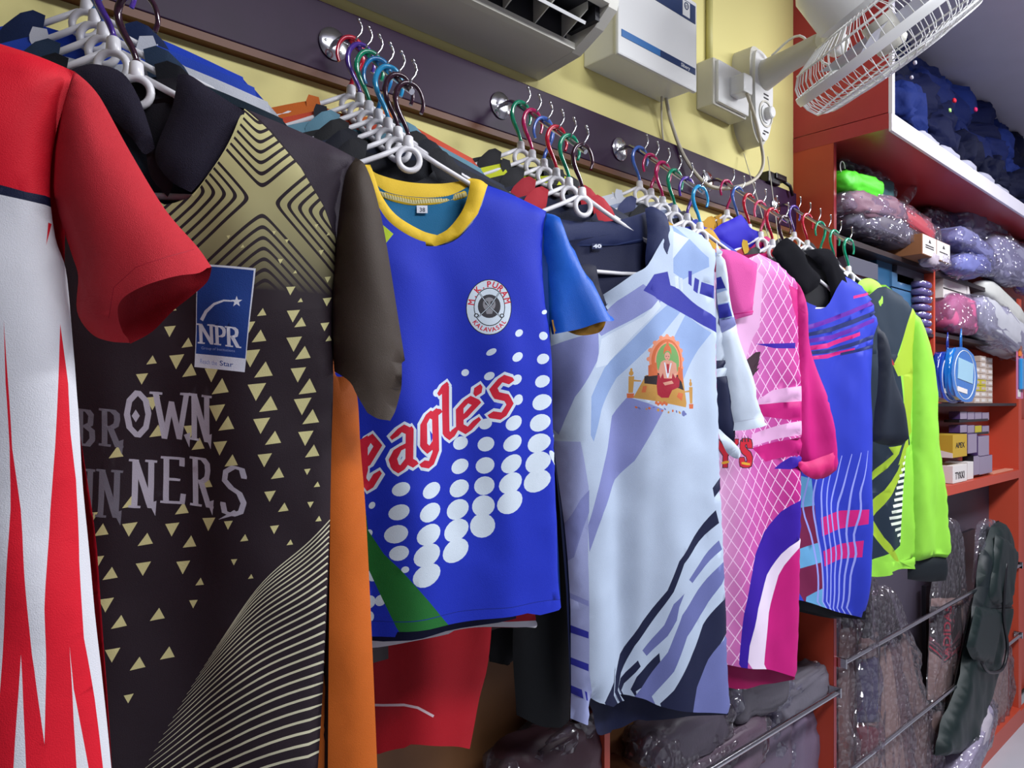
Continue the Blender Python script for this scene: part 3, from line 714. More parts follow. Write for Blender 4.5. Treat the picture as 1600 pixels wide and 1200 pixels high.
# wave lines
for i in range(27):
    y0 = 812+7.2*i+.26*i*i; x0 = 516-.55*i; sl_ = 1.02-.024*i; Lx = 165+i*6.5
    pth = [(x0-Lx*t, y0+Lx*t*sl_*(.80+.25*t)+7*math.sin(t*7+i*.09)*(1-.3*t)) for t in [j/16 for j in range(17)]]
    w_ = 1.8+.1*i
    pr.append((4, [line_poly(pth, [w_*(1-.85*(j/16)**2) for j in range(17)])]))
# lettering
for ch, x0, x1, y0, y1, dy in (('B', 120, 146, 640, 694, 3), ('R', 158, 186, 640, 695, 3), ('O', 193, 231, 612, 682, 0), ('W', 238, 290, 614, 684, 2), ('N', 298, 326, 616, 686, 4),
                          ('I', 132, 150, 735, 802, 0), ('N', 156, 186, 735, 805, 2), ('N', 205, 236, 720, 792, 2), ('N', 205, 236, 720, 792, 2), ('E', 249, 284, 716, 786, 2), ('R', 298, 328, 716, 790, 3), ('S', 345, 388, 729, 804, 0)):
    L = glyphs(GL[ch], (x0, y1), (x1-x0, dy), (0, y0-y1), 8.5, 3.5, 8)
    if ch in 'NRW': L += [[(x1-6, y1-4), (x1+5, y1-8), (x1+3, y1+16)]]
    if ch == 'S': L += [[(x0-4, y1+8), (x0+22, y1-8), (x0+30, y1-2)]]
    pr += pats(6 if x0 < 190 else 5, L)  # leftmost letters get a dimmer tone: shadow on the cloth painted into them
pr.append((5, [[(209, 640), (215, 650), (209, 660), (203, 650)]]))
# NPR badge
pr.append((8, [[(308, 412), (401, 421), (384, 582), (302, 573)]]))
pr.append((7, [[(309, 415), (398, 424), (385, 561), (304, 552)]]))
pr += pats(8, [line_poly([(314, 500), (322, 487), (336, 476), (352, 471), (366, 472)], [6, 5.5, 4, 3, 2])])
st = [(372+ (9 if i % 2 == 0 else 3.6)*math.sin(i*math.pi/5), 473-(9 if i % 2 == 0 else 3.6)*math.cos(i*math.pi/5)) for i in range(10)]
pr += pats(8, [st])
for ch, x0, x1, yb, yt in (('N', 310, 334, 535, 506), ('P', 338, 355, 538, 510), ('R', 357, 376, 541, 512)):
    pr += pats(8, glyphs(GL[ch], (x0, yb), (x1-x0, 2.5), (-1.0, yt-yb), 5.2, 2.2, 8))
pr.append((9, text_fit('Group of Institutions', (313, 545), (369, 551), (0, -4.2), 0)))
pr.append((9, text_fit('Reach the', (311, 567), (340, 571), (0, -7))))
pr.append((7, text_fit('Star', (344, 571), (366, 574), (0, -7.5))))
out = [(255, 318, 'co'), (275, 314, 'o'), (300, 303, 'o'), (330, 268, 'o'), (358, 225, 'o'), (383, 172, 'c'), (430, 190), (500, 218), (556, 247, 'c'), (540, 275), (530, 330), (522, 420), (518, 520), (521, 590), (518, 700), (515, 850), (506, 1050), (495, 1225, 'co'), (20, 1225, 'c'), (30, 900), (60, 500), (100, 300, 'c'), (150, 290, 'o')]
f = cloth_fn(21, .013, 7.5, .9, -.2, .35, .004)
m9 = fab('#8f9fd0')
o = panel('front_panel', plA, out, a, [brown, gold, brown3, cream, fab('#c9c6a8'), pale, fab('#6f6c76'), lblue, lwhite, m9], pr, thick=.03, rad=.08, fn=f, res=.012)
panel('back_panel', plA, [(100, 150, 'c'), (200, 160), (300, 150), (383, 172, 'c'), (556, 247, 'c'), (530, 330), (518, 700), (512, 1225, 'co'), (20, 1225, 'c'), (60, 500)], a, [fab('#1c1418')], side=1, thick=.03, rad=.08, fn=f, pxoff=-.02)
fs = cloth_fn(22, .008, 12, 1.5, -.1, .3, .003)
sl = [(556, 247, 'c'), (570, 258), (586, 300), (602, 370), (620, 480), (633, 563, 'c'), (628, 568, 'o'), (627, 608, 'c'), (619, 638, 'o'), (609, 657, 'co'), (590, 654, 'o'), (574, 645, 'co'), (558, 618, 'o'), (546, 596, 'o'), (522, 580, 'c'), (518, 520), (521, 420), (530, 330), (540, 272)]
s = panel('sleeve', plA, sl, a, [brown2], thick=.03, rad=.045, fn=fs, off=.004); s['label'] = 'plain olive brown sleeve'
gr = mat('collar_knit', '#262230', .8, var=.08, scale=50, bump=.7, bscale=900, spec=.2)
fc_ = cloth_fn(23, .004, 8, 8, 0, .2, .003)
c = panel('collar', plA, [(279, 117, 'c'), (298, 119), (340, 148), (383, 174, 'c'), (374, 196), (350, 238), (325, 275), (301, 303, 'c'), (272, 288), (250, 263), (243, 243), (250, 215), (270, 165)], a, [gr], thick=.014, rad=.04, fn=fc_, off=.022)
panel('collar', plA, [(95, 118, 'c'), (118, 103), (150, 98), (190, 112), (215, 150), (232, 195), (243, 232, 'c'), (226, 241), (205, 215), (170, 180), (120, 140)], a, [gr], thick=.012, rad=.03, fn=fc_, off=.016)
panel('neck_band', plA, [(110, 120, 'c'), (190, 128), (280, 120, 'c'), (275, 170), (250, 225), (238, 240), (190, 180), (140, 150)], a, [fab('#15121a')], thick=.004, rad=.02, off=-.008)
panel('placket', plA, [(228, 232, 'c'), (246, 236, 'c'), (270, 285), (262, 308, 'c'), (235, 275)], a, [fab('#231a24')], thick=.004, off=.01)
# ---------------------------------------------------------------- B: royal blue jersey
plB = P_('B')
b = plB.root('jersey', "royal blue jersey with yellow collar, white dots and red eagle's lettering", 'jersey')
royal = fab('#1a2fb4'); royal2 = fab('#1a5cc0', .38); yellow = fab('#e3bd2e'); teal = fab('#1f6f9c'); green = fab('#1f6a2c'); lime = fab('#b4cf2e'); dotw = fab('#d3e0ea'); lred = fab('#cc1f38')
pr = []
cols = [((165, 325, 28, 20), (160, 397, 32, 23), (153, 466, 36, 27), (162, 525, 30, 22), (180, 575, 12, 10)),
        ((262, 330, 33, 23), (257, 398, 38, 27), (252, 466, 42, 30), (247, 530, 46, 33), (247, 593, 48, 33)),
        ((360, 258, 30, 22), (357, 327, 34, 26), (352, 393, 39, 30), (347, 458, 45, 32), (344, 521, 48, 34), (362, 185, 25, 20)),
        ((440, 188, 26, 22), (438, 255, 29, 25), (437, 319, 32, 29), (435, 383, 36, 33), (433, 445, 40, 38), (438, 125, 20, 16)),
        ((527, 122, 30, 22), (524, 185, 34, 24), (522, 250, 38, 27), (521, 311, 42, 31), (520, 371, 46, 34), (540, 50, 18, 15)),
        ((620, 57, 30, 24), (616, 122, 33, 26), (613, 186, 37, 28), (611, 247, 42, 32), (610, 306, 45, 34), (665, 240, 10, 36), (663, 170, 6, 14))]
for cl_ in cols:
    for x, y, rx, ry in cl_: pr.append((1, [ell(540+x/2, 600+y/2, rx/2, ry/2, -30, 18)]))
for x, y, rx, ry in ((925, 745, 12, 10), (925, 855, 18, 20), (928, 962, 27, 24), (930, 1067, 34, 28), (930, 1165, 40, 30), (809, 842, 22, 16), (801, 954, 30, 20), (798, 1060, 30, 22), (678, 931, 24, 14), (567, 1026, 18, 16), (672, 1043, 24, 18), (425, 1122, 20, 18), (810, 1150, 26, 20)):
    pr.append((1, [ell(540+x/3, 240+y/3, rx/3, ry/3, -30, 14)]))
for x, y, r in ((582, 790, 6), (586, 900, 12), (580, 945, 12), (578, 970, 12), (596, 940, 10), (578, 835, 7), (600, 920, 8)): pr.append((1, [ell(x, y, r*.7, r, 30, 14)]))
pr.append((2, [[(560, 765), (571, 785), (577, 830), (600, 866), (625, 890), (668, 938), (712, 990), (628, 1000), (600, 940), (582, 900), (560, 850)]]))
pr.append((3, [[(560, 320), (577, 337), (612, 368), (590, 395), (560, 380)]])); pr.append((2, [[(560, 300), (578, 338), (583, 352), (560, 350)]]))
# word
W = [('e', 564, 594, 766, 688), ('a', 606, 644, 737, 674), ('g', 652, 686, 708, 652), ('l', 682, 716, 690, 638), ('e', 716, 752, 678, 630), ("'", 735, 762, 650, 625), ('s', 763, 802, 658, 598)]
WL = []
for ch, x0, x1, yb, yt in W: WL.append((GL[ch], (x0, yb), (x1-x0, -(x1-x0)*.35), (0, yt-yb)))
for g_, o_, ex, ey in WL: pr += pats(1, glyphs(g_, o_, ex, ey, 17, 13, -35))
pr.append((0, [[(668, 672), (674, 680), (670, 692)]]))
for g_, o_, ex, ey in WL: pr += pats(4, glyphs(g_, o_, ex, ey, 11, 5.5, -35))
pr.append((4, [[(560, 690), (575, 680), (576, 735), (566, 775), (560, 775)]])); pr.append((1, [[(596, 640), (605, 620), (612, 628)]]))
# round club badge
pr.append((5, [ell(763, 480.5, 34.5, 43.5, 0, 36)])); pr.append((1, [ell(763, 480.5, 33.2, 42.2, 0, 36)])); pr.append((5, [ell(763.5, 480, 23.5, 30, 0, 32)])); pr.append((1, [ell(763.5, 480, 22.3, 28.6, 0, 32)]))
pr.append((6, [ell(763, 479, 17, 18.5, 0, 24)])); pr.append((7, [ell(763, 476, 9.5, 11, 0, 18)])); pr.append((6, [ell(759, 474, 2.6, 3.2, 0, 10)])); pr.append((6, [ell(767, 474, 2.6, 3.2, 0, 10)])); pr.append((6, [[(763, 478), (765, 482), (761, 482)]])); pr.append((7, [[(757, 484), (769, 484), (767, 491), (759, 491)]]))
for q in ([(746, 455), (762, 478), (781, 497)], [(780, 455), (765, 478), (746, 496)]): pr.append((5, [line_poly(q, 2.2)])); pr.append((1, [line_poly(q, .8)]))
for x, y in ((782, 494), (744, 493)): pr.append((5, [ell(x, y, 3.6, 3.4, 0, 10)])); pr.append((1, [ell(x, y, 2, 2, 0, 8)]))
def arc_text(s, cx, cy, rx, ry, a0, a1, h, mi, inward=False):
    for i, ch in enumerate(s):
        if ch == ' ': continue
        a = math.radians(a0+(a1-a0)*(i/(len(s)-1))); px_, py_ = cx+rx*math.sin(a), cy-ry*math.cos(a)
        ax_ = np.array((rx*math.cos(a), ry*math.sin(a))); ax_ /= np.linalg.norm(ax_)
        up_ = np.array((ax_[1], -ax_[0]))
        if inward: ax_ = -ax_; up_ = -up_
        w_ = text_w(ch) if ch not in '.' else .3; k = h/.7; wd = min(h*.95, w_*k)
        o_ = np.array((px_, py_))-ax_*wd/2-up_*h/2
        pr.append((mi, text_px(ch, o_, ax_*k*(wd/(w_*k)), up_*k, .03)))
arc_text('M.K.PURAM', 763.5, 480, 28, 35.5, -78, 74, 9, 4)
arc_text('KALAVASAL', 763.5, 480, 28, 35.5, 228, 132, 6.5, 4, True)
pr.append((8, [line_poly([(575, 976), (640, 968), (720, 957), (800, 951), (884, 942)], 1.2)]))
out = [(450, 330, 'c'), (505, 285), (545, 262, 'c'), (562, 268, 'o'), (578, 318, 'o'), (600, 355, 'o'), (640, 380, 'o'), (680, 385, 'o'), (716, 372, 'o'), (746, 335, 'o'), (760, 290, 'c'), (800, 306), (852, 331, 'c'), (848, 352), (846, 400), (850, 470), (858, 520, 'c'), (864, 580), (869, 700), (876, 800), (881, 900), (887, 955, 'co'), (830, 962, 'o'), (760, 970, 'o'), (700, 977, 'o'), (620, 986, 'o'), (578, 992, 'o'), (540, 995, 'o'), (455, 1002, 'c'), (450, 800), (450, 500)]
f = cloth_fn(31, .013, 8, 1.1, -.2, .4, .003)
panel('front_panel', plB, out, b, [royal, dotw, green, lime, lred, fab('#16161c'), fab('#3c3a40'), fab('#8a8a90'), fab('#122488')], pr, thick=.028, rad=.06, fn=f, res=.012)
panel('back_panel', plB, [(545, 262, 'c'), (575, 275, 'c'), (600, 300), (650, 309), (700, 306), (738, 288, 'c'), (760, 288, 'c'), (852, 331, 'c'), (858, 520), (869, 700), (887, 955, 'co'), (832, 968, 'o'), (700, 990, 'o'), (600, 1004, 'o'), (455, 1012, 'c'), (450, 600), (450, 330, 'c'), (505, 285)], b, [fab('#173f86'), teal, fab('#0c1440')], [(1, [[(560, 280), (760, 280), (750, 400), (600, 400)]]), (2, [[(540, 940), (900, 940), (900, 1010), (540, 1010)]])], side=1, thick=.008, rad=.06, fn=f, pxoff=-.02)
m_stitch = fab('#d8cf9a')
bc = panel('back_collar', plB, [(572, 262, 'c'), (590, 274), (640, 286), (690, 287), (735, 279, 'c'), (733, 300), (727, 308), (690, 318), (645, 322), (605, 314), (585, 300)], b, [yellow, m_stitch, fab('#8a7a2a')], [(1, [line_poly([(583, 298), (605, 309), (645, 317), (690, 313), (728, 303)], 6)])]+[(2, [line_poly([(x, 300+max(0, 12-abs(x-655)*.16)), (x+2, 308+max(0, 12-abs(x-655)*.16))], 1)]) for x in range(590, 726, 4)], thick=.004, rad=.02, off=-.004, fn=f)
bc['label'] = 'inside of the yellow collar with overlock stitching'
lb = panel('size_label', plB, [(650, 322, 'cs'), (667, 322, 'cs'), (667, 334, 'cs'), (650, 334, 'cs')], b, [lwhite, fab('#222228')], [(1, text_fit('38', (654, 332), (663, 332), (0, -6.5), .02))], thick=.001, off=-.002, fn=f)
ring = [(558, 258, 'c'), (566, 285), (580, 320), (604, 356), (640, 380), (680, 385), (716, 372), (746, 335), (761, 290, 'c'), (750, 282), (733, 279, 'c'), (733, 290), (724, 325), (703, 355), (684, 367, 'c'), (660, 360), (620, 336), (596, 305), (583, 270), (578, 258, 'c')]
cc = panel('collar', plB, ring, b, [yellow, fab('#8f96a8')], [(1, [line_poly([(604, 357), (640, 381), (680, 386), (716, 373), (746, 336), (762, 290)], 2.2)])], thick=.012, rad=.018, off=.022, fn=cloth_fn(33, .002, 8, 8, 0, .1, .001)); cc['label'] = 'yellow ribbed crew collar'
fs = cloth_fn(34, .010, 12, 2.5, -.15, .2, .005)
sl = [(852, 331, 'c'), (872, 338), (886, 362), (903, 395), (932, 450), (950, 492, 'co'), (949, 503, 'o'), (925, 506, 'o'), (900, 515, 'o'), (866, 522, 'c'), (858, 480), (848, 400), (848, 352)]
s = panel('sleeve', plB, sl, b, [royal2], thick=.034, rad=.04, fn=fs, off=.002); s['label'] = 'bright satin blue sleeve'
panel('sleeve_lining', plB, [(862, 500, 'c'), (948, 490, 'c'), (945, 508), (935, 520), (905, 524), (880, 516), (866, 522, 'c')], s, [fab('#b8862a')], side=1, thick=.012, rad=.02, pxoff=-.01)
# ---------------------------------------------------------------- C: pale lavender polo
plC = P_('C')
c_ = plC.root('jersey', 'pale lavender white polo jersey with navy collar and a seated deity print', 'jersey')
lav = fab('#b3c2d6'); lil = fab('#8087bc'); deep = fab('#2b2f96'); sky = fab('#8aa2cc'); nv = fab('#171d3c'); wht = fab('#c6d2e0'); slate = fab('#656ca2')
pr = []
k = lambda pts: [(x/2.4+850, y/2.4+700) for x, y in pts]
pr += pats(3, [[(1050, 352), (1077, 373), (1107, 403), (1108, 417), (1067, 437), (1050, 427)]])
pr += pats(5, [[(1049, 405), (1077, 373), (1050, 362)]])
pr += pats(3, [[(1047, 470), (1063, 487), (1010, 540), (965, 590), (940, 640), (925, 690), (920, 680), (922, 620), (945, 575), (985, 530), (1015, 495)], [(1073, 490), (1112, 520), (1095, 545), (1060, 600), (1020, 600), (1040, 540)]])
pr += pats(1, [[(980, 620), (1030, 640), (1010, 680), (990, 720), (965, 750), (940, 800), (919, 862), (917, 820), (930, 770), (950, 700), (960, 650)], [(855, 545), (935, 515), (935, 560), (900, 620), (882, 680), (866, 655)], [(875, 835), (905, 780), (918, 765), (918, 800), (895, 870), (880, 885)], [(1000, 445), (1030, 470), (985, 500), (940, 525), (925, 510), (965, 470)]])
pr += pats(5, [[(940, 530), (1000, 495), (1022, 470), (1026, 480), (985, 525), (950, 570), (930, 575)]])
pr += pats(2, [[(1023, 440), (1057, 450), (1120, 497), (1120, 520), (1083, 497), (1037, 477), (1018, 467)], [(1017, 430), (1040, 425), (1045, 447), (1025, 470), (1000, 455)],
               [(1077, 423), (1083, 423), (1083, 447), (1077, 443)], [(1088, 433), (1095, 437), (1093, 458), (1086, 453)], [(1098, 440), (1115, 447), (1115, 467), (1096, 458)]])
pr += pats(5, [[(1052, 432), (1058, 432), (1060, 452), (1054, 450)], [(1062, 434), (1066, 435), (1067, 455), (1063, 454)]])
pr = [(14, [[(850, 690), (905, 690), (917, 760), (917, 1140), (850, 1140)]])]+pr+pats(1, [k([(90, 540), (158, 570), (158, 590), (90, 560)])])
pr += pats(2, [k([(90, 660), (158, 685), (158, 710), (92, 690)]), k([(95, 783), (158, 805), (158, 832), (97, 810)]), k([(97, 888), (132, 900), (132, 930), (99, 918)]), k([(138, 902), (143, 904), (143, 935), (138, 932)])])
pr += pats(4, [k([(640, 232), (560, 330), (490, 420), (450, 530), (370, 650), (300, 780), (275, 860), (272, 950), (284, 950), (302, 850), (345, 745), (390, 670), (470, 535), (510, 430), (580, 350), (650, 280)]), k([(660, 110), (630, 150), (635, 185), (665, 150)]),
               k([(425, 765), (350, 860), (325, 935), (372, 895), (428, 800)]), k([(355, 798), (300, 870), (286, 940), (296, 945), (314, 890), (364, 820)]), k([(672, 555), (590, 660), (530, 790), (470, 900), (405, 980), (400, 1010), (540, 1010), (570, 880), (640, 750), (676, 690)])])
pr += pats(6, [k([(650, 345), (530, 490), (545, 503), (660, 378)]), k([(665, 425), (570, 530), (500, 620), (450, 760), (345, 935), (385, 955), (470, 830), (520, 700), (600, 600), (672, 485)]), k([(510, 540), (470, 580), (440, 660), (370, 760), (385, 780), (450, 700), (480, 640), (490, 590)]), k([(680, 690), (610, 790), (560, 890), (535, 1010), (700, 1010), (690, 880)])])
pr += pats(4, [k([(272, 820), (265, 880), (225, 955), (220, 975), (268, 960)])])
# deity print
og = fab('#c4643a'); gn = fab('#6d9a58'); sk = fab('#c98f7a'); rd = fab('#9c1c30'); gd = fab('#b98a44'); pk_ = fab('#d98a6a'); bk = fab('#2a2024')
q = lambda pts: [(x/3+850, y/3+320) for x, y in pts]
def qe(x, y, rx, ry, rot=0, n=16): return ell(x/3+850, y/3+320, rx/3, ry/3, rot, n)
pr += pats(12, [qe(555, 730, 87, 112, 0, 26)]+[qe(555+86*math.cos(a), 725+106*math.sin(a), 11, 11, 0, 8) for a in [math.pi*(1+.125*i) for i in range(-1, 10)]])
pr += pats(7, [qe(555, 735, 78, 103, 0, 26)])
pr += pats(12, [qe(558, 735, 66, 90, 0, 26)]); pr += pats(8, [qe(558, 735, 60, 84, 0, 26)])
pr += pats(11, [q([(455, 800), (640, 800), (660, 930), (655, 950), (410, 905)])]); pr += pats(13, [q([(450, 805), (500, 790), (620, 800), (645, 870), (610, 860), (450, 838)])])
pr += pats(7, [q([(465, 755), (500, 740), (505, 800), (465, 805)]), q([(610, 760), (640, 770), (640, 840), (610, 810)])])
pr += pats(10, [q([(500, 850), (505, 800), (540, 785), (590, 790), (620, 825), (615, 855), (575, 870), (560, 905), (525, 905), (505, 890)])])
pr += pats(9, [q([(520, 740), (535, 730), (575, 732), (600, 745), (605, 790), (595, 815), (580, 790), (575, 815), (535, 815), (530, 790), (518, 815), (508, 780)]), qe(552, 712, 15, 19), q([(530, 835), (575, 825), (585, 838), (540, 848)])])
pr += pats(7, [q([(532, 705), (535, 675), (553, 650), (573, 675), (575, 705), (565, 690), (553, 686), (542, 690)]), qe(555, 655, 7, 12)])
pr += pats(13, [q([(543, 712), (550, 710), (550, 713), (543, 714)]), q([(556, 711), (563, 713), (563, 715), (556, 714)])]); pr += pats(10, [q([(549, 723), (557, 723), (553, 727)])])
pr += pats(5, [q([(535, 742), (540, 740), (555, 800), (570, 742), (575, 744), (557, 812), (550, 812)])]); pr += pats(10, [q([(548, 748), (562, 748), (560, 790), (551, 790)])])
pr += pats(7, [qe(x, 928+(i % 2)*6, 7, 8, 0, 8) for i, x in enumerate(range(500, 560, 10))]+[q([(445, 850), (460, 850), (455, 880), (440, 880)]), q([(610, 880), (640, 885), (630, 920), (600, 900)])])
for x_, y_ in ((400, 840), (690, 890)):
    sgn = 1 if x_ < 500 else -1
    pr += pats(11, [qe(x_, y_-50, 9, 12), q([(x_-10, y_-36), (x_+12, y_-36), (x_+9, y_+42), (x_-8, y_+42)]), q([(x_, y_-22), (x_+sgn*38, y_-16), (x_+sgn*38, y_-10), (x_, y_-12)]), qe(x_, y_-66, 5, 8)])
    pr += pats(7, [q([(x_-14, y_+44), (x_+14, y_+44), (x_+12, y_+66), (x_-12, y_+66)])])
for i in range(14):
    rs = random.Random(i); pr += pats([7, 6, 11][i % 3], [qe(420+i*18+rs.uniform(-5, 5), 945+i*2.5+rs.uniform(-8, 8), rs.uniform(4, 9), rs.uniform(3, 7), rs.uniform(0, 90), 8)])
pr += pats(6, [qe(640, 978, 11, 14, 0, 12)])
out = [(862, 500, 'c'), (930, 470, 'o'), (985, 430, 'o'), (1008, 415, 'o'), (1045, 352, 'c'), (1075, 356), (1103, 372), (1118, 395, 'c'), (1117, 430), (1119, 520), (1121, 650), (1124, 760), (1129, 900), (1133, 1050), (1138, 1113, 'co'), (1085, 1110, 'o'), (1030, 1102, 'o'), (1005, 1092, 'o'), (975, 1089, 'o'), (942, 1099, 'o'), (914, 1085, 'c'), (913, 1128, 'co'), (886, 1122, 'c'), (885, 950), (874, 750), (866, 600)]
def f(x, z_, g=cloth_fn(41, .012, 7, .8, -.2, .4, .003)):
    xx = x+.105+.02*z_; s_ = min(1, max(0, (-z_-.42)*4)); return g(x, z_)+s_*.018*math.exp(-(xx/.02)**2)-s_*.010*math.exp(-((xx+.03)/.02)**2)+sum(a_*min(1, max(0, -z_-.2)*3)*math.exp(-((x-x0_-k_*(z_+.5))/w__)**2) for a_, x0_, k_, w__ in ((-.018, -.06, .06, .022), (.014, -.02, .08, .03), (-.012, .06, -.05, .03), (.010, .14, .04, .03), (-.014, -.17, 0, .03)))
panel('front_panel', plC, out, c_, [lav, lil, deep, sky, nv, wht, slate, og, gn, sk, rd, gd, pk_, bk, fab('#9aa2cc')], pr, thick=.03, rad=.06, fn=f, res=.012)
panel('back_panel', plC, [(862, 380, 'c'), (1045, 352, 'c'), (1118, 395, 'c'), (1119, 520), (1129, 900), (1138, 1117, 'co'), (1085, 1116, 'o'), (1040, 1118, 'o'), (1000, 1126, 'o'), (975, 1143, 'o'), (950, 1149, 'o'), (930, 1143, 'o'), (917, 1100, 'o'), (886, 1100, 'c'), (866, 600)], c_, [nv], side=1, thick=.008, rad=.06, fn=f, pxoff=-.02)
nvc = fab('#19244e')
panel('back_collar', plC, [(862, 338, 'c'), (900, 345), (960, 345), (1012, 330, 'c'), (1014, 372), (960, 384), (900, 384), (868, 378)], c_, [nvc, fab('#34406c')], [(1, [line_poly([(868, 377), (900, 383), (960, 383), (1012, 372)], 2)])], thick=.005, rad=.02, off=-.005, fn=f)
panel('size_label', plC, [(926, 380, 'cs'), (941, 380, 'cs'), (941, 389, 'cs'), (926, 389, 'cs')], c_, [nvc, lwhite], [(1, text_fit('40', (928, 387), (940, 387), (0, -5.5), .04))], thick=.001, off=.001, fn=f)
cc = panel('collar', plC, [(1010, 325, 'c'), (1022, 322), (1040, 336), (1046, 356, 'c'), (1046, 410), (1038, 418), (1012, 425, 'c'), (1009, 400), (1012, 360)], c_, [nvc], thick=.012, rad=.02, off=.024, fn=cloth_fn(44, .003, 8, 8, 0, .1, .002))
panel('collar', plC, [(866, 420, 'c'), (915, 412), (932, 416, 'c'), (938, 450), (952, 480), (925, 492, 'c'), (900, 500), (870, 505, 'c')], c_, [fab('#10142e')], thick=.008, rad=.02, off=.014)
panel('placket', plC, [(945, 478, 'c'), (990, 440), (1010, 425, 'c'), (1005, 432), (965, 470), (938, 500), (915, 516, 'c'), (925, 492)], c_, [nvc], thick=.006, rad=.02, off=.02)
fs = cloth_fn(45, .007, 12, 1.2, -.15, .2, .003)
g = lambda pts: [(x/3+850, y/3+320) for x, y in pts]
spr = pats(1, [g([(790, 360), (835, 350), (855, 400), (790, 425)]), g([(795, 470), (868, 455), (888, 530), (800, 550)])])+pats(2, [g([(790, 350), (835, 335), (850, 390), (795, 400)]), g([(795, 475), (865, 460), (885, 520), (800, 540)])])+pats(3, [g([(800, 545), (895, 525), (905, 560), (860, 600), (805, 640)])])
sl = [(1117, 378, 'c'), (1126, 400), (1140, 455), (1155, 520), (1172, 590), (1188, 658, 'co'), (1188, 663, 'o'), (1155, 672, 'co'), (1141, 673, 'c'), (1135, 590), (1124, 500), (1118, 440)]
s = panel('sleeve', plC, sl, c_, [wht, sky, deep, lil, fab('#b8c0d0')], spr+[(4, [line_poly([(1150, 662), (1187, 651)], 1.3)])], thick=.022, rad=.03, fn=fs, off=.006); s['label'] = 'white sleeve with blue bands at the shoulder'
sp_ = [(1118, 440, 'c'), (1126, 500), (1137, 590), (1147, 660), (1146, 690), (1130, 682), (1121, 665, 'c'), (1119, 560)]
s = panel('side_gusset', plC, sp_, c_, [wht, nv], [(1, [g([(805, 730), (860, 728), (862, 758), (812, 770)]), ]), (1, [g([(812, 808), (875, 800), (895, 1000), (895, 1130), (815, 1040)])])], thick=.012, rad=.03, off=.0)
panel('folded_cuff', plC, g([(820, 1050)]+[(850, 1080), (890, 1120), (925, 1160), (905, 1190), (870, 1175), (835, 1140), (822, 1100)]), s, [wht], thick=.012, rad=.015, off=.012, fn=cloth_fn(46, .004, 20, 20, 0, .1, .002))
# ---------------------------------------------------------------- D: pink grid jersey
plD = P_('D')
d_ = plD.root('jersey', 'pink jersey with white diamond grid, eagle wing and purple sweep', 'jersey')
def grid_mat():
    m = bpy.data.materials.new('pink_grid_print'); m.use_nodes = True; nt, p = M_nodes(m)
    tc = nt.nodes.new('ShaderNodeTexCoord'); sp = nt.nodes.new('ShaderNodeSeparateXYZ'); nt.links.new(tc.outputs['Object'], sp.inputs[0])
    x, z_ = sp.outputs[0], sp.outputs[2]
    def ln(a, b_, k_, w_):
        v = mth(nt, 'ADD', mth(nt, 'MULTIPLY', x, a), mth(nt, 'MULTIPLY', z_, b_)); v = mth(nt, 'ADD', v, mth(nt, 'MULTIPLY', mth(nt, 'SINE', mth(nt, 'MULTIPLY', z_, 9)), .01))
        fr = mth(nt, 'FRACT', mth(nt, 'MULTIPLY', v, k_)); return mth(nt, 'LESS_THAN', fr, w_)
    l = mth(nt, 'MAXIMUM', ln(1, .80, 29, .085), ln(1, -.62, 29, .085))
    x0, _ = plD.uv(1120, 700, .03); x1, _ = plD.uv(1240, 700, .03)
    gr_ = nt.nodes.new('ShaderNodeMapRange'); v = mth(nt, 'ADD', x, mth(nt, 'MULTIPLY', z_, -.12)); nt.links.new(v, gr_.inputs[0]); gr_.inputs[1].default_value = x0+.09; gr_.inputs[2].default_value = x1+.09
    cr = nt.nodes.new('ShaderNodeValToRGB'); cr.color_ramp.elements[0].color = lin('#dcaed2'); cr.color_ramp.elements[1].color = lin('#bb1a84'); e = cr.color_ramp.elements.new(.5); e.color = lin('#c45aa8')
    nt.links.new(gr_.outputs[0], cr.inputs[0])
    mx = nt.nodes.new('ShaderNodeMix'); mx.data_type = 'RGBA'; nt.links.new(l, mx.inputs[0]); nt.links.new(cr.outputs[0], mx.inputs[6]); mx.inputs[7].default_value = lin('#eec2e4'); nt.links.new(mx.outputs[2], p.inputs['Base Color'])
    p.inputs['Roughness'].default_value = .6; return m
grid = grid_mat(); mag = fab('#bd1474'); purp = fab('#35149a'); ppk = fab('#dba8d0'); wng = fab('#3a2430')
h = lambda pts: [(x/2.3077+1100, y/2.3077+380) for x, y in pts]
pr = pats(3, [h([(190, 95), (215, 120), (210, 300), (190, 340), (160, 430), (130, 420), (60, 200), (60, 100)])])
pr += pats(1, [h([(300, 150), (350, 190), (352, 300), (325, 300), (310, 220)]), h([(190, 580), (330, 570), (330, 640), (200, 620)]), h([(190, 740), (335, 700), (335, 760), (240, 790)])])
pr += pats(3, [h([(190, 580), (260, 530), (330, 515), (330, 570), (215, 582)]), h([(190, 690), (330, 640), (330, 690), (190, 735)])])
pr += pats(0, [h([(325, 160), (360, 200), (358, 300), (325, 300)])])
pr += pats(2, [h([(200, 362), (320, 360), (320, 380), (260, 378)]), h([(268, 815), (310, 770), (335, 765), (335, 800), (310, 815)])])
pr += pats(4, [h([(155, 430), (200, 392), (217, 390), (214, 420), (205, 460), (180, 500), (172, 490)])]+[h([(165+i*3, 480-i*4), (222-i*2, 388+i*20), (214-i*3, 404+i*20)]) for i in range(4)])
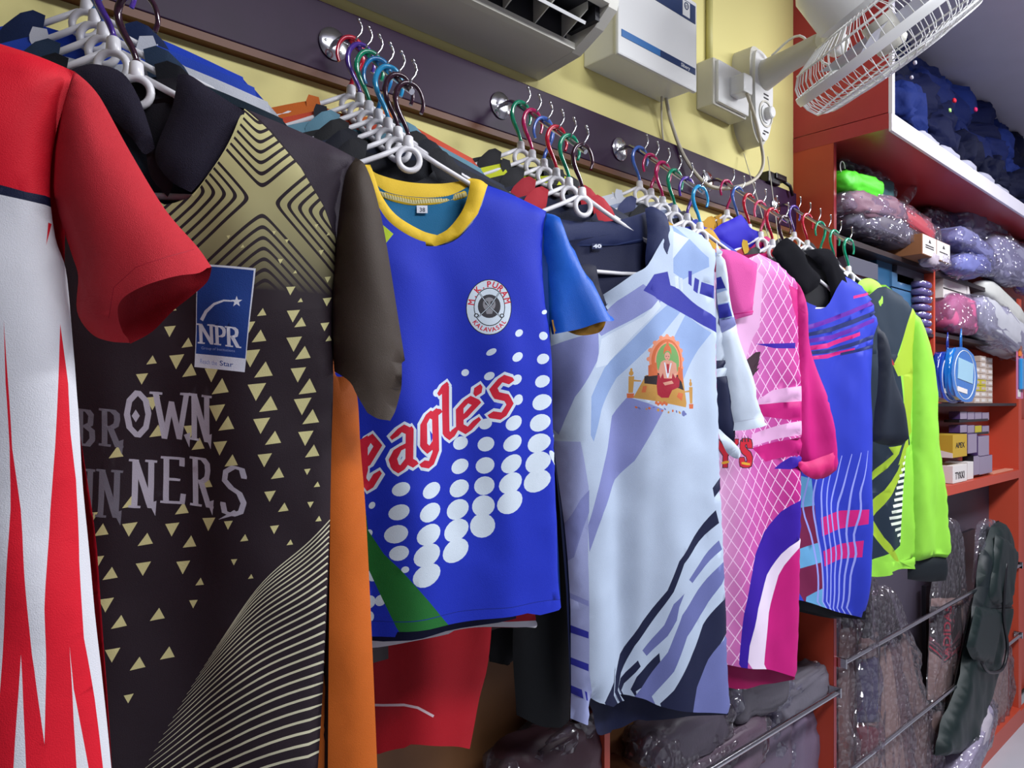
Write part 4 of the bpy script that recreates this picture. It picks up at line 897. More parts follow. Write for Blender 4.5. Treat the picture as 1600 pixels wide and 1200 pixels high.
# YS lettering with a dark edge
for ch, x0, x1, y0, y1 in (('Y', 1122, 1158, 690, 728), ('S', 1164, 1181, 689, 728)):
    gl = (GL[ch], (x0, y1), (x1-x0, 0), (0, y0-y1))
    pr += pats(4, glyphs(*gl, 9.5, 8.5, 0)); pr += pats(5, glyphs(*gl, 7, 6, 0))
    pr += pats(6, glyphs([[(.4, .1), (.6, .15)]] if ch == 'Y' else [[(.2, .1), (.7, .05)]], *gl[1:], 5, 3, 0))
    pr += pats(4, [[(x1-6-i*5, y0+2), (x1-5-i*5, y0-9), (x1-3-i*5, y0+2)] for i in range(3)])
body = [h([(330, 940), (330, 1040), (310, 1100), (260, 1200), (180, 1200), (210, 1100), (260, 1010)])]
kk = lambda pts: [(x/2.4+850, y/2.4+700) for x, y in pts]
pr += pats(2, [kk([(960, 170), (900, 240), (840, 320), (800, 400), (775, 500), (750, 620), (730, 810), (725, 850), (750, 860), (765, 740), (800, 600), (850, 480), (900, 400), (960, 310)])])
pr += pats(7, [kk([(960, 310), (900, 400), (850, 480), (800, 600), (765, 740), (748, 860), (815, 870), (830, 740), (850, 620), (890, 480), (940, 370), (965, 330)])])
pr += pats(1, [kk([(965, 330), (940, 370), (890, 480), (850, 620), (830, 740), (815, 880), (960, 900)])])
out = [(985, 450, 'c'), (1010, 412), (1050, 395, 'co'), (1090, 430, 'o'), (1150, 412, 'o'), (1186, 396, 'c'), (1215, 412), (1241, 440, 'c'), (1243, 560), (1243, 700), (1243, 900), (1243, 1058, 'co'), (1200, 1046, 'o'), (1165, 1043, 'o'), (1130, 1040, 'o'), (990, 1030, 'c'), (985, 700)]
f = cloth_fn(51, .011, 8, .9, -.2, .4, .003)
panel('front_panel', plD, out, d_, [grid, mag, purp, ppk, wng, fab('#c01c30'), fab('#d8a030'), fab('#e2d2e6')], pr, thick=.028, rad=.05, fn=f, res=.014)
panel('back_panel', plD, [(985, 450, 'c'), (1010, 412), (1050, 395, 'c'), (1110, 402), (1186, 396, 'c'), (1241, 440, 'c'), (1243, 700), (1243, 1062, 'co'), (1200, 1068, 'o'), (1130, 1074, 'o'), (990, 1045, 'c'), (985, 700)], d_, [fab('#a41258')], side=1, thick=.008, rad=.05, fn=f, pxoff=-.02)
pkc = mat('pink_knit', '#d64a9c', .75, bump=.6, bscale=1000)
panel('collar', plD, [(1117, 388, 'c'), (1150, 393), (1183, 412, 'c'), (1180, 450), (1174, 492, 'c'), (1150, 499, 'c'), (1145, 485, 'c'), (1130, 440)], d_, [pkc, mag], [(1, [line_poly([(1147, 491), (1175, 487)], 1.5)])], thick=.012, rad=.02, off=.04, fn=cloth_fn(52, .003, 9, 9, 0, .1, .002))
sl = [(1238, 436, 'c'), (1250, 455), (1264, 500), (1280, 580), (1295, 650), (1301, 700), (1300, 735), (1284, 748, 'c'), (1262, 742), (1250, 722), (1243, 690), (1242, 560)]
s = panel('sleeve', plD, sl, d_, [mag], thick=.028, rad=.04, fn=cloth_fn(53, .008, 12, 2, -.15, .2, .004), off=.002); s['label'] = 'plain magenta sleeve'
panel('cuff', plD, [(1247, 712, 'c'), (1260, 722), (1280, 716), (1301, 706, 'c'), (1300, 736), (1278, 749), (1258, 742), (1248, 728)], s, [fab('#c4206a')], thick=.012, rad=.02, off=.03, fn=cloth_fn(54, .004, 20, 14, 0, .1, .003))
# ---------------------------------------------------------------- E: blue jersey, black collar
plE = P_('E')
e_ = plE.root('jersey', 'cobalt blue jersey with a big black collar, magenta stripes and white wavy lines', 'jersey')
cob = fab('#2636b0'); blk = fab('#0e0e14'); ltb = fab('#5f9cc8'); mar = fab('#6a1640'); vio = fab('#5a1a96'); dk = fab('#1a2660'); per = fab('#8d96e0'); slt = fab('#1d2430')
pr = pats(4, [h([(360, 300), (470, 265), (612, 205), (612, 220), (470, 282), (360, 318)]), h([(380, 345), (470, 330), (614, 270), (614, 285), (470, 347), (380, 360)])])
pr += pats(3, [h([(370, 372), (450, 360), (560, 320), (560, 333), (450, 378), (370, 388)]), h([(390, 407), (450, 400), (540, 378), (540, 388), (450, 415), (390, 420)]), h([(540, 190), (600, 175), (600, 185), (540, 200)])])
pr += pats(5, [h([(370, 325), (470, 300), (625, 240), (628, 255), (470, 318), (370, 338)]), h([(380, 390), (470, 380), (612, 330), (612, 345), (470, 395), (380, 402)]), h([(500, 395), (612, 365), (612, 378), (500, 405)])])
pr += pats(2, [h([(330, 830), (392, 850), (400, 950), (330, 960)]), h([(330, 1105), (410, 1080), (420, 1150), (330, 1175)]), h([(330, 1290), (420, 1240), (425, 1330), (330, 1350)])])
pr += pats(6, [h([(330, 960), (400, 945), (410, 1080), (330, 1105)]), h([(330, 1175), (420, 1150), (425, 1240), (330, 1290)])])
pr += pats(3, [h([(420, 990), (500, 965), (580, 958), (576, 1010), (500, 1030), (425, 1056)]), h([(428, 1110), (500, 1085), (565, 1070), (560, 1130), (500, 1140), (432, 1165)])])
for i in range(8):
    xb = 345+i*30
    pth = [h([(xb+55+i*12-(i < 2)*30, 770+i*2)])[0]]
    pth = h([(395+i*27, 790-i*6), (385+i*26, 840), (372+i*26, 900), (362+i*27+8*math.sin(i), 960), (385+i*22, 1050), (398+i*21, 1120), (405+i*18, 1200), (402+i*18, 1290), (392+i*17, 1360)])
    pth = crv([(x, y) for x, y in pth], 3, closed=False)[0]
    pr.append((7, [line_poly(pth, [1+min(1.6, j*.25) for j in range(len(pth))])]))
out = [(1150, 450, 'c'), (1170, 425), (1206, 413, 'co'), (1245, 470, 'o'), (1290, 480, 'o'), (1318, 430, 'c'), (1335, 440), (1356, 458), (1366, 478, 'c'), (1374, 510, 'c'), (1366, 530), (1367, 620), (1366, 700), (1360, 800), (1352, 900), (1340, 963, 'co'), (1315, 958, 'o'), (1290, 950, 'o'), (1243, 936, 'o'), (1148, 925, 'c'), (1148, 700)]
f = cloth_fn(61, .010, 9, .9, -.2, .4, .003)
panel('front_panel', plE, out, e_, [cob, blk, ltb, fab('#c01a74'), vio, dk, mar, per], pr, thick=.026, rad=.05, fn=f)
panel('back_panel', plE, [(1150, 450, 'c'), (1206, 413, 'c'), (1250, 418), (1318, 425, 'c'), (1366, 478, 'c'), (1367, 700), (1345, 966, 'co'), (1300, 964, 'o'), (1243, 950, 'o'), (1148, 930, 'c')], e_, [blk], side=1, thick=.008, rad=.05, fn=f, pxoff=-.02)
cb = mat('black_knit', '#0b0b12', .85, bump=.5, bscale=1000, spec=.12)
panel('collar', plE, [(1204, 396, 'c'), (1215, 380), (1228, 371, 'c'), (1250, 390), (1262, 412), (1282, 432), (1278, 448, 'c'), (1258, 460), (1240, 450), (1222, 425)], e_, [cb], thick=.012, rad=.02, off=.02, fn=cloth_fn(62, .003, 9, 9, 0, .1, .002))
panel('collar', plE, [(1255, 392, 'c'), (1282, 388), (1300, 392), (1310, 412), (1320, 432), (1328, 456), (1318, 478), (1308, 486, 'c'), (1300, 478), (1296, 450), (1285, 420)], e_, [cb], thick=.012, rad=.02, off=.01)
panel('neck_band', plE, [(1225, 395, 'c'), (1260, 390), (1300, 400, 'c'), (1305, 440), (1300, 490), (1262, 496, 'c'), (1250, 470)], e_, [fab('#0b0b12')], thick=.004, rad=.02, off=-.006)
sl = [(1368, 505, 'c'), (1374, 520), (1388, 560), (1402, 620), (1416, 680), (1414, 692), (1400, 697), (1378, 694), (1366, 690, 'c'), (1366, 600), (1365, 540)]
s = panel('sleeve', plE, sl, e_, [slt], thick=.024, rad=.035, fn=cloth_fn(63, .006, 12, 3, -.15, .2, .004), off=.0); s['label'] = 'dark slate sleeve'
# ---------------------------------------------------------------- F: neon green jersey
plF = P_('F')
n_ = plF.root('jersey', 'neon green and dark slate long sleeved jersey nearest the orange cabinet', 'jersey')
neo = fab('#8acb40'); neo2 = fab('#93b02c'); slk = fab('#1c2a38'); blk2 = fab('#10171c')
pr = pats(1, [h([(480, 60), (755, 60), (755, 225), (745, 250), (700, 380), (676, 440), (670, 900), (560, 900)]), h([(560, 400), (690, 400), (705, 520), (715, 600), (735, 660), (740, 720), (735, 760), (720, 900), (720, 1090), (560, 1160)])])
pr += pats(2, [h([(745, 235), (755, 260), (755, 470), (690, 480), (675, 440), (700, 390)]), h([(710, 475), (750, 470), (745, 560), (740, 640), (745, 680), (735, 700), (735, 730), (715, 790), (690, 800), (735, 690), (705, 640), (697, 560), (715, 600)]),
               h([(655, 735), (705, 728), (690, 760), (650, 810), (600, 860), (590, 840), (640, 790), (670, 760)]), h([(730, 720), (745, 740), (715, 830), (660, 910), (600, 1000), (580, 1060), (575, 960), (640, 890), (690, 820)]),
               h([(590, 880), (610, 1000), (640, 1060), (700, 1130), (720, 1160), (680, 1140), (640, 1100), (600, 1040), (575, 1000)])])
pr += pats(5, [h([(655, 735), (750, 770), (747, 800), (640, 740)])][:0])
pr += pats(3, [h([(645, 345), (652, 350), (665, 405), (658, 405)])]); pr += pats(4, [h([(662, 405), (672, 415), (680, 440), (672, 440)])])
for i in range(15):
    y = 770+i*21.5; xl = 722-i*7 if i < 11 else 640+(i-10)*18
    pr.append((5, [h([(xl, y), (728, y-6), (726, y+6), (xl+2, y+10)])]))
pr += pats(0, [h([(728, 740), (760, 700), (760, 1180), (715, 1150)]), h([(560, 1140), (600, 1142), (720, 1150), (760, 1120), (760, 1230), (560, 1230)])])
out = [(1278, 520, 'c'), (1290, 480), (1315, 462, 'co'), (1345, 468, 'o'), (1372, 450, 'o'), (1384, 448, 'c'), (1405, 462), (1428, 486, 'c'), (1425, 560), (1424, 700), (1426, 800), (1428, 888, 'co'), (1390, 893, 'o'), (1350, 900, 'o'), (1282, 905, 'c'), (1278, 650)]
f = cloth_fn(71, .009, 9, .9, -.2, .4, .003)
panel('front_panel', plF, out, n_, [neo, slk, neo2, fab('#d8a030'), fab('#9c2430'), fab('#d8e0d0')], pr, thick=.024, rad=.05, fn=f)
panel('back_panel', plF, [(1278, 520, 'c'), (1290, 480), (1330, 446, 'c'), (1384, 445, 'c'), (1428, 486, 'c'), (1424, 700), (1428, 888, 'co'), (1282, 905, 'c')], n_, [neo], side=1, thick=.008, rad=.05, fn=f, pxoff=-.02)
sl = [(1426, 484, 'c'), (1436, 500), (1446, 550), (1458, 620), (1468, 700), (1476, 780), (1480, 865, 'c'), (1474, 872), (1422, 876, 'c'), (1421, 800), (1424, 700), (1425, 560)]
s = panel('sleeve', plF, sl, n_, [neo, fab('#78c424')], [(1, [line_poly([(1452, 868), (1478, 866)], 1)])], thick=.024, rad=.03, fn=cloth_fn(73, .008, 10, 1.2, -.15, .3, .004), off=.004); s['label'] = 'long neon green sleeve'
panel('cuff', plF, [(1418, 872, 'c'), (1478, 868, 'c'), (1480, 890), (1478, 907, 'c'), (1450, 909), (1418, 905, 'c')], s, [blk2], thick=.012, rad=.03, off=.006)
panel('collar', plF, [(1338, 452, 'c'), (1345, 438), (1362, 435), (1378, 446), (1382, 465), (1378, 480), (1370, 486, 'c'), (1362, 475), (1356, 458, 'c'), (1348, 462)], n_, [fab('#9ad84a')], thick=.012, rad=.02, off=.012, fn=cloth_fn(74, .003, 9, 9, 0, .1, .002))
panel('neck_band', plF, [(1330, 430, 'c'), (1384, 446, 'c'), (1370, 470), (1340, 462, 'c')], n_, [slk], thick=.004, rad=.02, off=-.006)
# ================================================================== GARMENTS BEHIND THE FRONT ONES
def back_shirt(arm, idx, body, collar, label, length=.60, seed=0, trim=None, polo=True, w=1.0):
    o, yaw = SLOT[arm, idx]; pl = PL(o, yaw); r = pl.root('jersey', label, 'jersey', None)
    bm_, cm = fab(body), fab(collar); f = cloth_fn(100+seed, .003, 8, 1, -.2, .4, .002)
    W = lambda pts: [(p[0]*w,)+tuple(p[1:]) for p in pts]
    rt = [(.078, -.126, 'c'), (.14, -.148), (.215, -.178, 'c'), (.230, -.25), (.232, -.33), (.236, -.45), (.24, -length, 'co')]
    body_o = rt+[(-.24, -length, 'c'), (-.236, -.45), (-.232, -.33), (-.228, -.25), (-.215, -.178, 'c'), (-.14, -.148), (-.078, -.126, 'co'), (-.05, -.165, 'o'), (0, -.182, 'o'), (.05, -.165, 'o')]
    panel('front_panel', pl, W(body_o), r, [bm_], local=True, thick=.007, rad=.04, fn=f, res=.03, n=3)
    panel('back_panel', pl, W(rt+[(-.24, -length, 'c'), (-.236, -.45), (-.232, -.33), (-.228, -.25), (-.215, -.178, 'c'), (-.14, -.148), (-.078, -.126, 'c'), (0, -.14)]), r, [bm_], local=True, side=1, thick=.006, rad=.04, fn=f, res=.03, n=3)
    for s in (1, -1):
        sl = [(.213, -.178, 'c'), (.235, -.205), (.268, -.27), (.298, -.345, 'c'), (.27, -.372), (.236, -.385, 'c'), (.23, -.30)]
        pr = []
        if trim: pr = [(1, [[(s*(x)*w, z) for x, z in ((.255, -.29), (.275, -.285), (.305, -.345), (.235, -.395), (.232, -.372), (.28, -.34))]])]
        panel('sleeve', pl, [(s*p[0]*w,)+tuple(p[1:]) for p in sl], r, [bm_]+([fab(trim)] if trim else []), pr, local=True, thick=.012, rad=.03, res=.03, n=3)
        if polo:
            cw = [(.052, -.118, 'c'), (.068, -.112, 'c'), (.084, -.118, 'c'), (.112, -.150), (.100, -.188, 'c'), (.078, -.196, 'c'), (.060, -.160)]
        else:
            cw = [(.06, -.118, 'c'), (.078, -.116, 'c'), (.082, -.135), (.055, -.178), (0, -.197, 'c'), (0, -.180, 'c'), (.045, -.16)]
        panel('collar', pl, [(s*p[0]*w,)+tuple(p[1:]) for p in cw], r, [cm], local=True, thick=.006, rad=.02, off=.006, res=.03, n=3)
    panel('neck_band', pl, W([(-.08, -.120, 'c'), (-.04, -.134), (.04, -.134), (.08, -.120, 'c'), (.075, -.15), (0, -.165), (-.075, -.15)]), r, [cm], local=True, thick=.004, rad=.02, off=-.010, res=.03, n=3)
    return r
BS = [('A', 0, '#2146c0', '#1a2a50', 'bright blue jersey hanging innermost behind the brown polo'), ('A', 1, '#2a4cb8', '#d9dde6', 'blue jersey with white collar hanging second behind the brown polo'),
      ('A', 2, '#d4d8e0', '#2a3c54', 'white jersey with blue grey collar behind the brown polo'), ('A', 3, '#1c2c38', '#15171d', 'dark teal jersey directly behind the brown polo'),
      ('B', 0, '#c8641c', '#c8641c', 'orange jersey hanging innermost behind the royal blue jersey'), ('B', 1, '#c84a30', '#1a1c28', 'coral jersey hanging behind the royal blue jersey'),
      ('B', 2, '#5f8a9c', '#5f8a9c', 'grey blue jersey with pale sleeve trim behind the royal blue jersey'), ('B', 3, '#16181c', '#101216', 'black collared jersey in the middle of the royal blue jersey arm'),
      ('B', 4, '#1a2238', '#0e1220', 'navy jersey behind the royal blue jersey'), ('B', 5, '#181a22', '#14151c', 'charcoal jersey directly behind the royal blue jersey'),
      ('C', 0, '#121318', '#121318', 'black jersey hanging innermost behind the lavender polo'), ('C', 1, '#c6d01e', '#16181c', 'lime yellow jersey with black collar behind the lavender polo'),
      ('C', 2, '#15161c', '#15161c', 'black jersey in the middle of the lavender polo arm'), ('C', 3, '#161c34', '#a8182a', 'navy jersey with red collar behind the lavender polo'),
      ('C', 4, '#141c38', '#b01c2c', 'dark blue jersey with red neck directly behind the lavender polo'),
      ('D', 0, '#cfd3dc', '#cfd3dc', 'pale jersey hanging innermost behind the pink jersey'), ('D', 1, '#8c97b4', '#39406a', 'grey blue jersey behind the pink jersey'), ('D', 2, '#14161c', '#101216', 'black round shouldered jersey behind the pink jersey'),
      ('D', 3, '#1c2a9c', '#1c2a9c', 'blue jersey behind the pink jersey'), ('D', 4, '#2a38b0', '#c79a2c', 'blue jersey with gold neck directly behind the pink jersey'),
      ('E', 0, '#c8941e', '#c8941e', 'amber jersey with dark stripes innermost behind the black collared jersey'), ('E', 2, '#b51560', '#c02068', 'magenta jersey behind the black collared jersey'),
      ('E', 3, '#a01a2c', '#c8a02c', 'crimson jersey with yellow collar behind the black collared jersey'), ('E', 4, '#14141c', '#101016', 'black jersey directly behind the black collared jersey'),
      ('F', 0, '#14161e', '#14161e', 'black jersey hanging innermost behind the neon green jersey'), ('F', 1, '#b8781e', '#18181e', 'amber striped jersey behind the neon green jersey'), ('F', 2, '#181c2c', '#101420', 'midnight blue jersey behind the neon green jersey'),
      ('F', 3, '#10131a', '#0e1016', 'black jersey directly behind the neon green jersey')]
for i, (ar, ix, b1, c1, lab) in enumerate(BS):
    back_shirt(ar, ix, b1, c1, lab, seed=i, trim={6: '#c8d8e0', 10: '#d8d8e0'}.get(i), polo=i not in (1, 4, 5, 11, 15, 22), length=.56+.03*(i % 3))
# royal blue polo collar standing up on arm E
plx = PL(*SLOT['E', 2]); rr = plx.root('jersey', 'royal blue polo with tall collar, behind the black collared jersey', 'jersey')
kn_ = fab('#2418b4')
panel('front_panel', plx, [(.075, -.128, 'c'), (.2, -.186, 'c'), (.235, -.33), (.24, -.6, 'co'), (-.24, -.6, 'c'), (-.235, -.33), (-.2, -.186, 'c'), (-.075, -.128, 'c'), (0, -.18)], rr, [kn_], local=True, thick=.01, rad=.04, res=.03)
panel('collar', plx, [(1110, 364, 'c'), (1125, 351), (1142, 343), (1158, 335, 'c'), (1166, 345), (1174, 357), (1194, 364, 'c'), (1172, 388), (1150, 400, 'c'), (1130, 388)], rr, [kn_], thick=.01, rad=.02, off=.03)
panel('collar', plx, [(1086, 358, 'c'), (1098, 355), (1112, 357, 'c'), (1126, 378), (1130, 392, 'c'), (1115, 385), (1095, 372)], rr, [kn_], thick=.008, rad=.02, off=.03)
ply = PL(*SLOT['D', 4]); 
# traced neighbours whose lower parts show
def traced(arm, idx, label, cat, outl, mats, prints=(), name='jersey', seed=1, thick=.012, off=0):
    pl = PL(*SLOT[arm, idx]); r = pl.root(name, label, cat)
    panel('front_panel', pl, outl, r, mats, prints, thick=thick, rad=.04, fn=cloth_fn(200+seed, .009, 9, .8, -.2, .4, .003), res=.02, off=off)
    panel('back_panel', pl, outl, r, mats[:1], thick=.008, rad=.04, side=1, fn=cloth_fn(200+seed, .009, 9, .8, -.2, .4, .003), res=.03, off=-.0)
    return r
traced('A', 3, 'long plain orange garment showing between the brown polo and the royal blue jersey', 'garment', [(380, 250, 'c'), (500, 290), (520, 420), (524, 585), (545, 590), (558, 620), (563, 700), (571, 800), (580, 980), (590, 1215, 'co'), (440, 1215, 'c'), (400, 700)], [fab('#c8641e')], name='long_garment', seed=2, thick=.02, off=.003)
traced('B', 1, 'dark red trousers with white piping hanging below the royal blue jersey', 'trousers', [(560, 700, 'c'), (770, 700, 'c'), (773, 900), (768, 1020), (752, 1100), (737, 1175, 'co'), (700, 1166, 'o'), (640, 1158, 'o'), (585, 1180, 'c'), (560, 1000)], [fab('#a8101e'), fab('#d8c0c4')], [(1, [line_poly([(560, 1103), (600, 1103), (630, 1099), (650, 1101), (675, 1115)], 4)])], name='trousers', seed=3)
traced('B', 5, 'red jersey with white hem edge peeking out below the royal blue jersey', 'jersey', [(560, 600, 'c'), (830, 600, 'c'), (838, 960), (839, 968, 'co'), (835, 980, 'o'), (760, 984, 'o'), (700, 990, 'o'), (600, 1008, 'o'), (560, 1013, 'c')], [fab('#b8182c'), fab('#e0e0e6')], [(1, [[(560, 1006), (600, 1000), (700, 984), (760, 977), (845, 970), (845, 990), (700, 1000), (560, 1020)]])], seed=4)
traced('C', 3, 'long black trousers hanging between the royal blue jersey and the lavender polo', 'trousers', [(770, 400, 'c'), (900, 400, 'c'), (900, 900), (893, 1125, 'co'), (850, 1134, 'o'), (808, 1118, 'c'), (803, 1020), (800, 960), (775, 940)], [fab('#0c0f12')], name='trousers', seed=5)
traced('C', 1, 'short black garment with ragged hem between royal blue jersey and low rack', 'garment', [(740, 700, 'c'), (830, 700, 'c'), (830, 1000), (800, 1036, 'co'), (790, 1040, 'o'), (768, 1036, 'c'), (762, 960)], [fab('#0f1014')], name='long_garment', seed=6)
traced('E', 3, 'black garment whose hem shows below the black collared blue jersey', 'garment', [(1243, 800, 'c'), (1330, 800, 'c'), (1335, 960, 'co'), (1300, 965, 'o'), (1243, 955, 'c')], [fab('#0e0f14')], name='long_garment', seed=7)
traced('E', 4, 'bright magenta jersey neck between the royal blue collar and the black collar', 'jersey', [(1150, 420, 'c'), (1168, 404), (1192, 396), (1206, 404), (1222, 440), (1232, 480, 'c'), (1232, 620, 'c'), (1180, 620, 'c')], [fab('#c4106c')], seed=8, off=-.01)
traced('E', 0, 'amber knit collar with dark stripes rising beside the royal blue collar', 'jersey', [(1078, 352, 'c'), (1100, 345), (1127, 334, 'c'), (1128, 350), (1112, 360), (1120, 380), (1130, 392, 'c'), (1090, 400, 'c')], [fab('#c8952a'), fab('#3a2410')], [(1, [line_poly([(1108+i*4, 338), (1112+i*4, 350), (1118+i*3, 370)], 1.5)]) for i in range(3)], seed=9, thick=.006)
# ================================================================== SOFT PACKS
from mathutils import Euler
def lump_mesh(size, seed, sub=4, e=.55, amp=.012, fr=18, ridge=.5, aniso=(1, 1, 1), vor=False):
    bm = bmesh.new(); bmesh.ops.create_icosphere(bm, subdivisions=sub, radius=1)
    rs = random.Random(seed); off = Vector((rs.uniform(0, 90), rs.uniform(0, 90), rs.uniform(0, 90)))
    for v in bm.verts:
        d = v.co.normalized(); q = Vector([math.copysign(abs(c)**e, c) for c in d])
        p = Vector((q.x*size[0]/2, q.y*size[1]/2, q.z*size[2]/2))
        s = Vector((p.x*aniso[0], p.y*aniso[1], p.z*aniso[2]))*fr+off
        n1 = noise.noise(s); n2 = 1-abs(noise.noise(s*1.7+Vector((7, 3, 1))))*2; n3 = noise.noise(s*.35)
        if vor: n2 = (noise.voronoi(s*.8)[0][1]-noise.voronoi(s*.8)[0][0])*2-.7
        v.co = p+d*(amp*(n1*(1-ridge)+n2*ridge+n3*1.2)); 
    for f in bm.faces: f.smooth = True
    me = bpy.data.meshes.new('lump'); bm.to_mesh(me); bm.free(); return me
def cpt(u, v, y): return at_y(u, v, y)
F_CLEAR = film_mat('clear_film', '#f4f2ff', 1.0, .10, 60); F_MAUVE = film_mat('mauve_film', '#e8dfe8', .9, .14, 60)
def pack(name, label, cat, u0, v0, u1, v1, y, dep, col, seed, film=None, group=None, tilt=0, amp=.012, e=.55, aniso=(1, 1, 1), rough=.5, fr=18, sub=4):
    a = at_y(u0, v1, y); b = at_y(u1, v0, y); um = (u0+u1)/2; z0_, z1_ = at_y(um, v1, y).z, at_y(um, v0, y).z; c = Vector(((a.x+b.x)/2, y, (z0_+z1_)/2)); sz = (abs(b.x-a.x), dep, abs(z1_-z0_)*1.0)
    r = empty(name, c, 0, label, cat, group); r.rotation_euler = (0, math.radians(tilt), 0)
    m = mat('pack_'+col.strip('#')+str(rough), col, rough, var=.12, scale=9, bump=.3, bscale=90)
    me = lump_mesh([s*(.93 if film else 1) for s in sz], seed, sub, e, amp, fr, .5, aniso); o = link('contents', me, r, [m])
    if film: link('plastic_film', lump_mesh([s*1.04 for s in sz], seed+50, sub, e, amp*1.3, fr*1.1, .8, aniso, True), r, [film])
    return r
CO7 = ['first', 'second', 'third', 'fourth', 'fifth', 'sixth', 'seventh']
G1 = 'plastic wrapped packs on the top shelf'
for i, (lab, u0, v0, u1, v1, y, dep, col, fm) in enumerate([
    ('dark crumpled plastic pack at the top left of the upper shelf', 1306, 244, 1384, 285, 1.24, .10, '#2a2030', F_CLEAR),
    ('green garment pack in clear film beside the orange side panel', 1302, 280, 1362, 312, 1.17, .12, '#4cc424', None),
    ('teal grey pack in crinkled film right of the green pack', 1335, 276, 1380, 318, 1.20, .12, '#3f6468', F_CLEAR),
    ('long clear pack with red corner below the green pack', 1304, 306, 1400, 346, 1.16, .14, '#7a5a68', F_CLEAR),
    ('grey clear pack lying lowest at the left of the upper shelf', 1308, 338, 1412, 378, 1.18, .16, '#57505c', F_CLEAR),
    ('red pack in shiny film behind the brown cartons', 1372, 330, 1452, 366, 1.20, .12, '#a8404c', F_CLEAR),
    ('dim mauve pack behind the cartons', 1440, 330, 1490, 372, 1.23, .10, '#4a4260', F_CLEAR),
    ('clear folded pack leaning right of the cartons', 1492, 336, 1560, 382, 1.18, .14, '#6c6480', F_CLEAR),
    ('violet clear pack hanging over the divider top', 1478, 372, 1538, 404, 1.13, .14, '#70709c', F_CLEAR),
    ('second violet clear pack sagging below the first one', 1478, 398, 1536, 432, 1.12, .14, '#666aa4', F_CLEAR),
    ('bright crinkled silver pack right of the violet packs', 1538, 372, 1598, 444, 1.13, .14, '#8a88a0', F_CLEAR),
    ('mauve pack high at the right end of the upper shelf', 1556, 350, 1604, 388, 1.20, .12, '#8a5f74', F_CLEAR),
    ('small crumpled clear bag tucked under the brown cartons', 1444, 398, 1476, 416, 1.10, .06, '#a89ca8', F_CLEAR)]):
    pack('plastic_pack', lab, 'pack', u0, v0, u1, v1, y, dep, col, 300+i, fm, G1, tilt=(i % 3-1)*5, amp=.014, fr=26)
pack('plastic_pack', 'bright blue plastic pack at the right edge beside the silver pack', 'pack', 1588, 385, 1640, 462, 1.12, .12, '#2a50c8', 330, F_CLEAR, G1)
G2 = 'bags stuffed in the middle compartment'
pack('plastic_pack', 'pink garment bag in the compartment right of the divider', 'pack', 1470, 462, 1515, 524, 1.17, .14, '#c05a84', 341, F_CLEAR, G2)
pack('plastic_pack', 'white plastic bag bulging out of the middle compartment', 'pack', 1506, 486, 1594, 544, 1.15, .18, '#b4b4bc', 342, F_CLEAR, G2, tilt=8, amp=.018)
pack('plastic_pack', 'smooth white tube shaped bag above the bulging white bag', 'pack', 1528, 462, 1592, 492, 1.18, .12, '#c9c9c4', 343, None, G2, tilt=10, amp=.006)
# loose film loop
pl_f = PL(at_y(1415, 310, 1.16), 0)
fl = panel('film_wrap', pl_f, [(1372, 330, 'c'), (1395, 322), (1412, 300), (1426, 288), (1430, 300), (1420, 318), (1395, 335, 'c')], None, [F_CLEAR], thick=.02, rad=.05, fn=cloth_fn(9, .006, 20, 20, 0, .1, .006), res=.01)
fl.location = (pl_f.o.x, pl_f.o.y, pl_f.o.z+CAMH); T(fl, 'loop of clear plastic film curling up above the red pack', 'plastic film')
# ------------------------------------------------------------------ boxes on shelves
m_card = mat('brown_card', '#8a5a38', .7, var=.12, scale=20); m_wcard = mat('white_card', '#cfc9c6', .55); m_ink = mat('dark_ink', '#2a2628', .6)
def boxpx(name, label, cat, u0, v0, u1, v1, y, dep, m, group=None, parts=None, zb=None, front=None):
    """front face spans the pixels at depth y; runs back by dep"""
    a = at_y(u0, v1, y); b = at_y(u1, v0, y); 
    z0, z1 = (a.z+at_y(u1, v1, y).z)/2, (b.z+at_y(u0, v0, y).z)/2
    if zb is not None: h_ = z1-z0; z0 = zb; z1 = zb+h_
    r = empty(name, ((a.x+b.x)/2, y+dep/2, z0), 0, label, cat, group)
    rb(MB().box((a.x, y, z0), (b.x, y+dep, z1), .0015), 'body', m, r)
    if front: rb(MB().box((a.x+.001, y-.0012, z0+.001), (b.x-.001, y, z1-.001)), 'front_label', front, r)
    return r, a.x, b.x, z0, z1
CX0 = at_y(1441, 380, 1.07).x; CX1 = at_y(1463, 380, 1.07).x; CX2 = at_y(1484, 390, 1.07).x; cz0, cz1 = .598, .665
for i, (xa, xb, lab, wd) in enumerate(((CX0, CX1-.004, 'left brown carton with printed white end on the upper shelf edge', 'SPORTS'), (CX1, CX2, 'right brown carton with printed white end on the upper shelf edge', 'CLASSIC'))):
    r = empty('carton', ((xa+xb)/2, 1.17, .606), 0, lab, 'carton', 'brown cartons on the upper shelf')
    rb(MB().box((xa, 1.07, .606), (xb, 1.285, .69), .002), 'body', m_card, r)
    rb(MB().box((xa+.003, 1.0685, .609), (xb-.003, 1.070, .687)), 'end_label', m_wcard, r)
    rb(MB().prism([(xa+(xb-xa)*.42, .66), (xa+(xb-xa)*.6, .66), (xa+(xb-xa)*.5, .675)], 1, 1.0675, 1.0684), 'printed_mark', m_ink, r)
    for j, zz_ in enumerate((.645, .636) if i == 0 else (.64,)):
        rb(MB().box((xa+(xb-xa)*.2, 1.0675, zz_), (xa+(xb-xa)*.8, 1.0684, zz_+.0045)), 'printed_mark', m_ink, r)
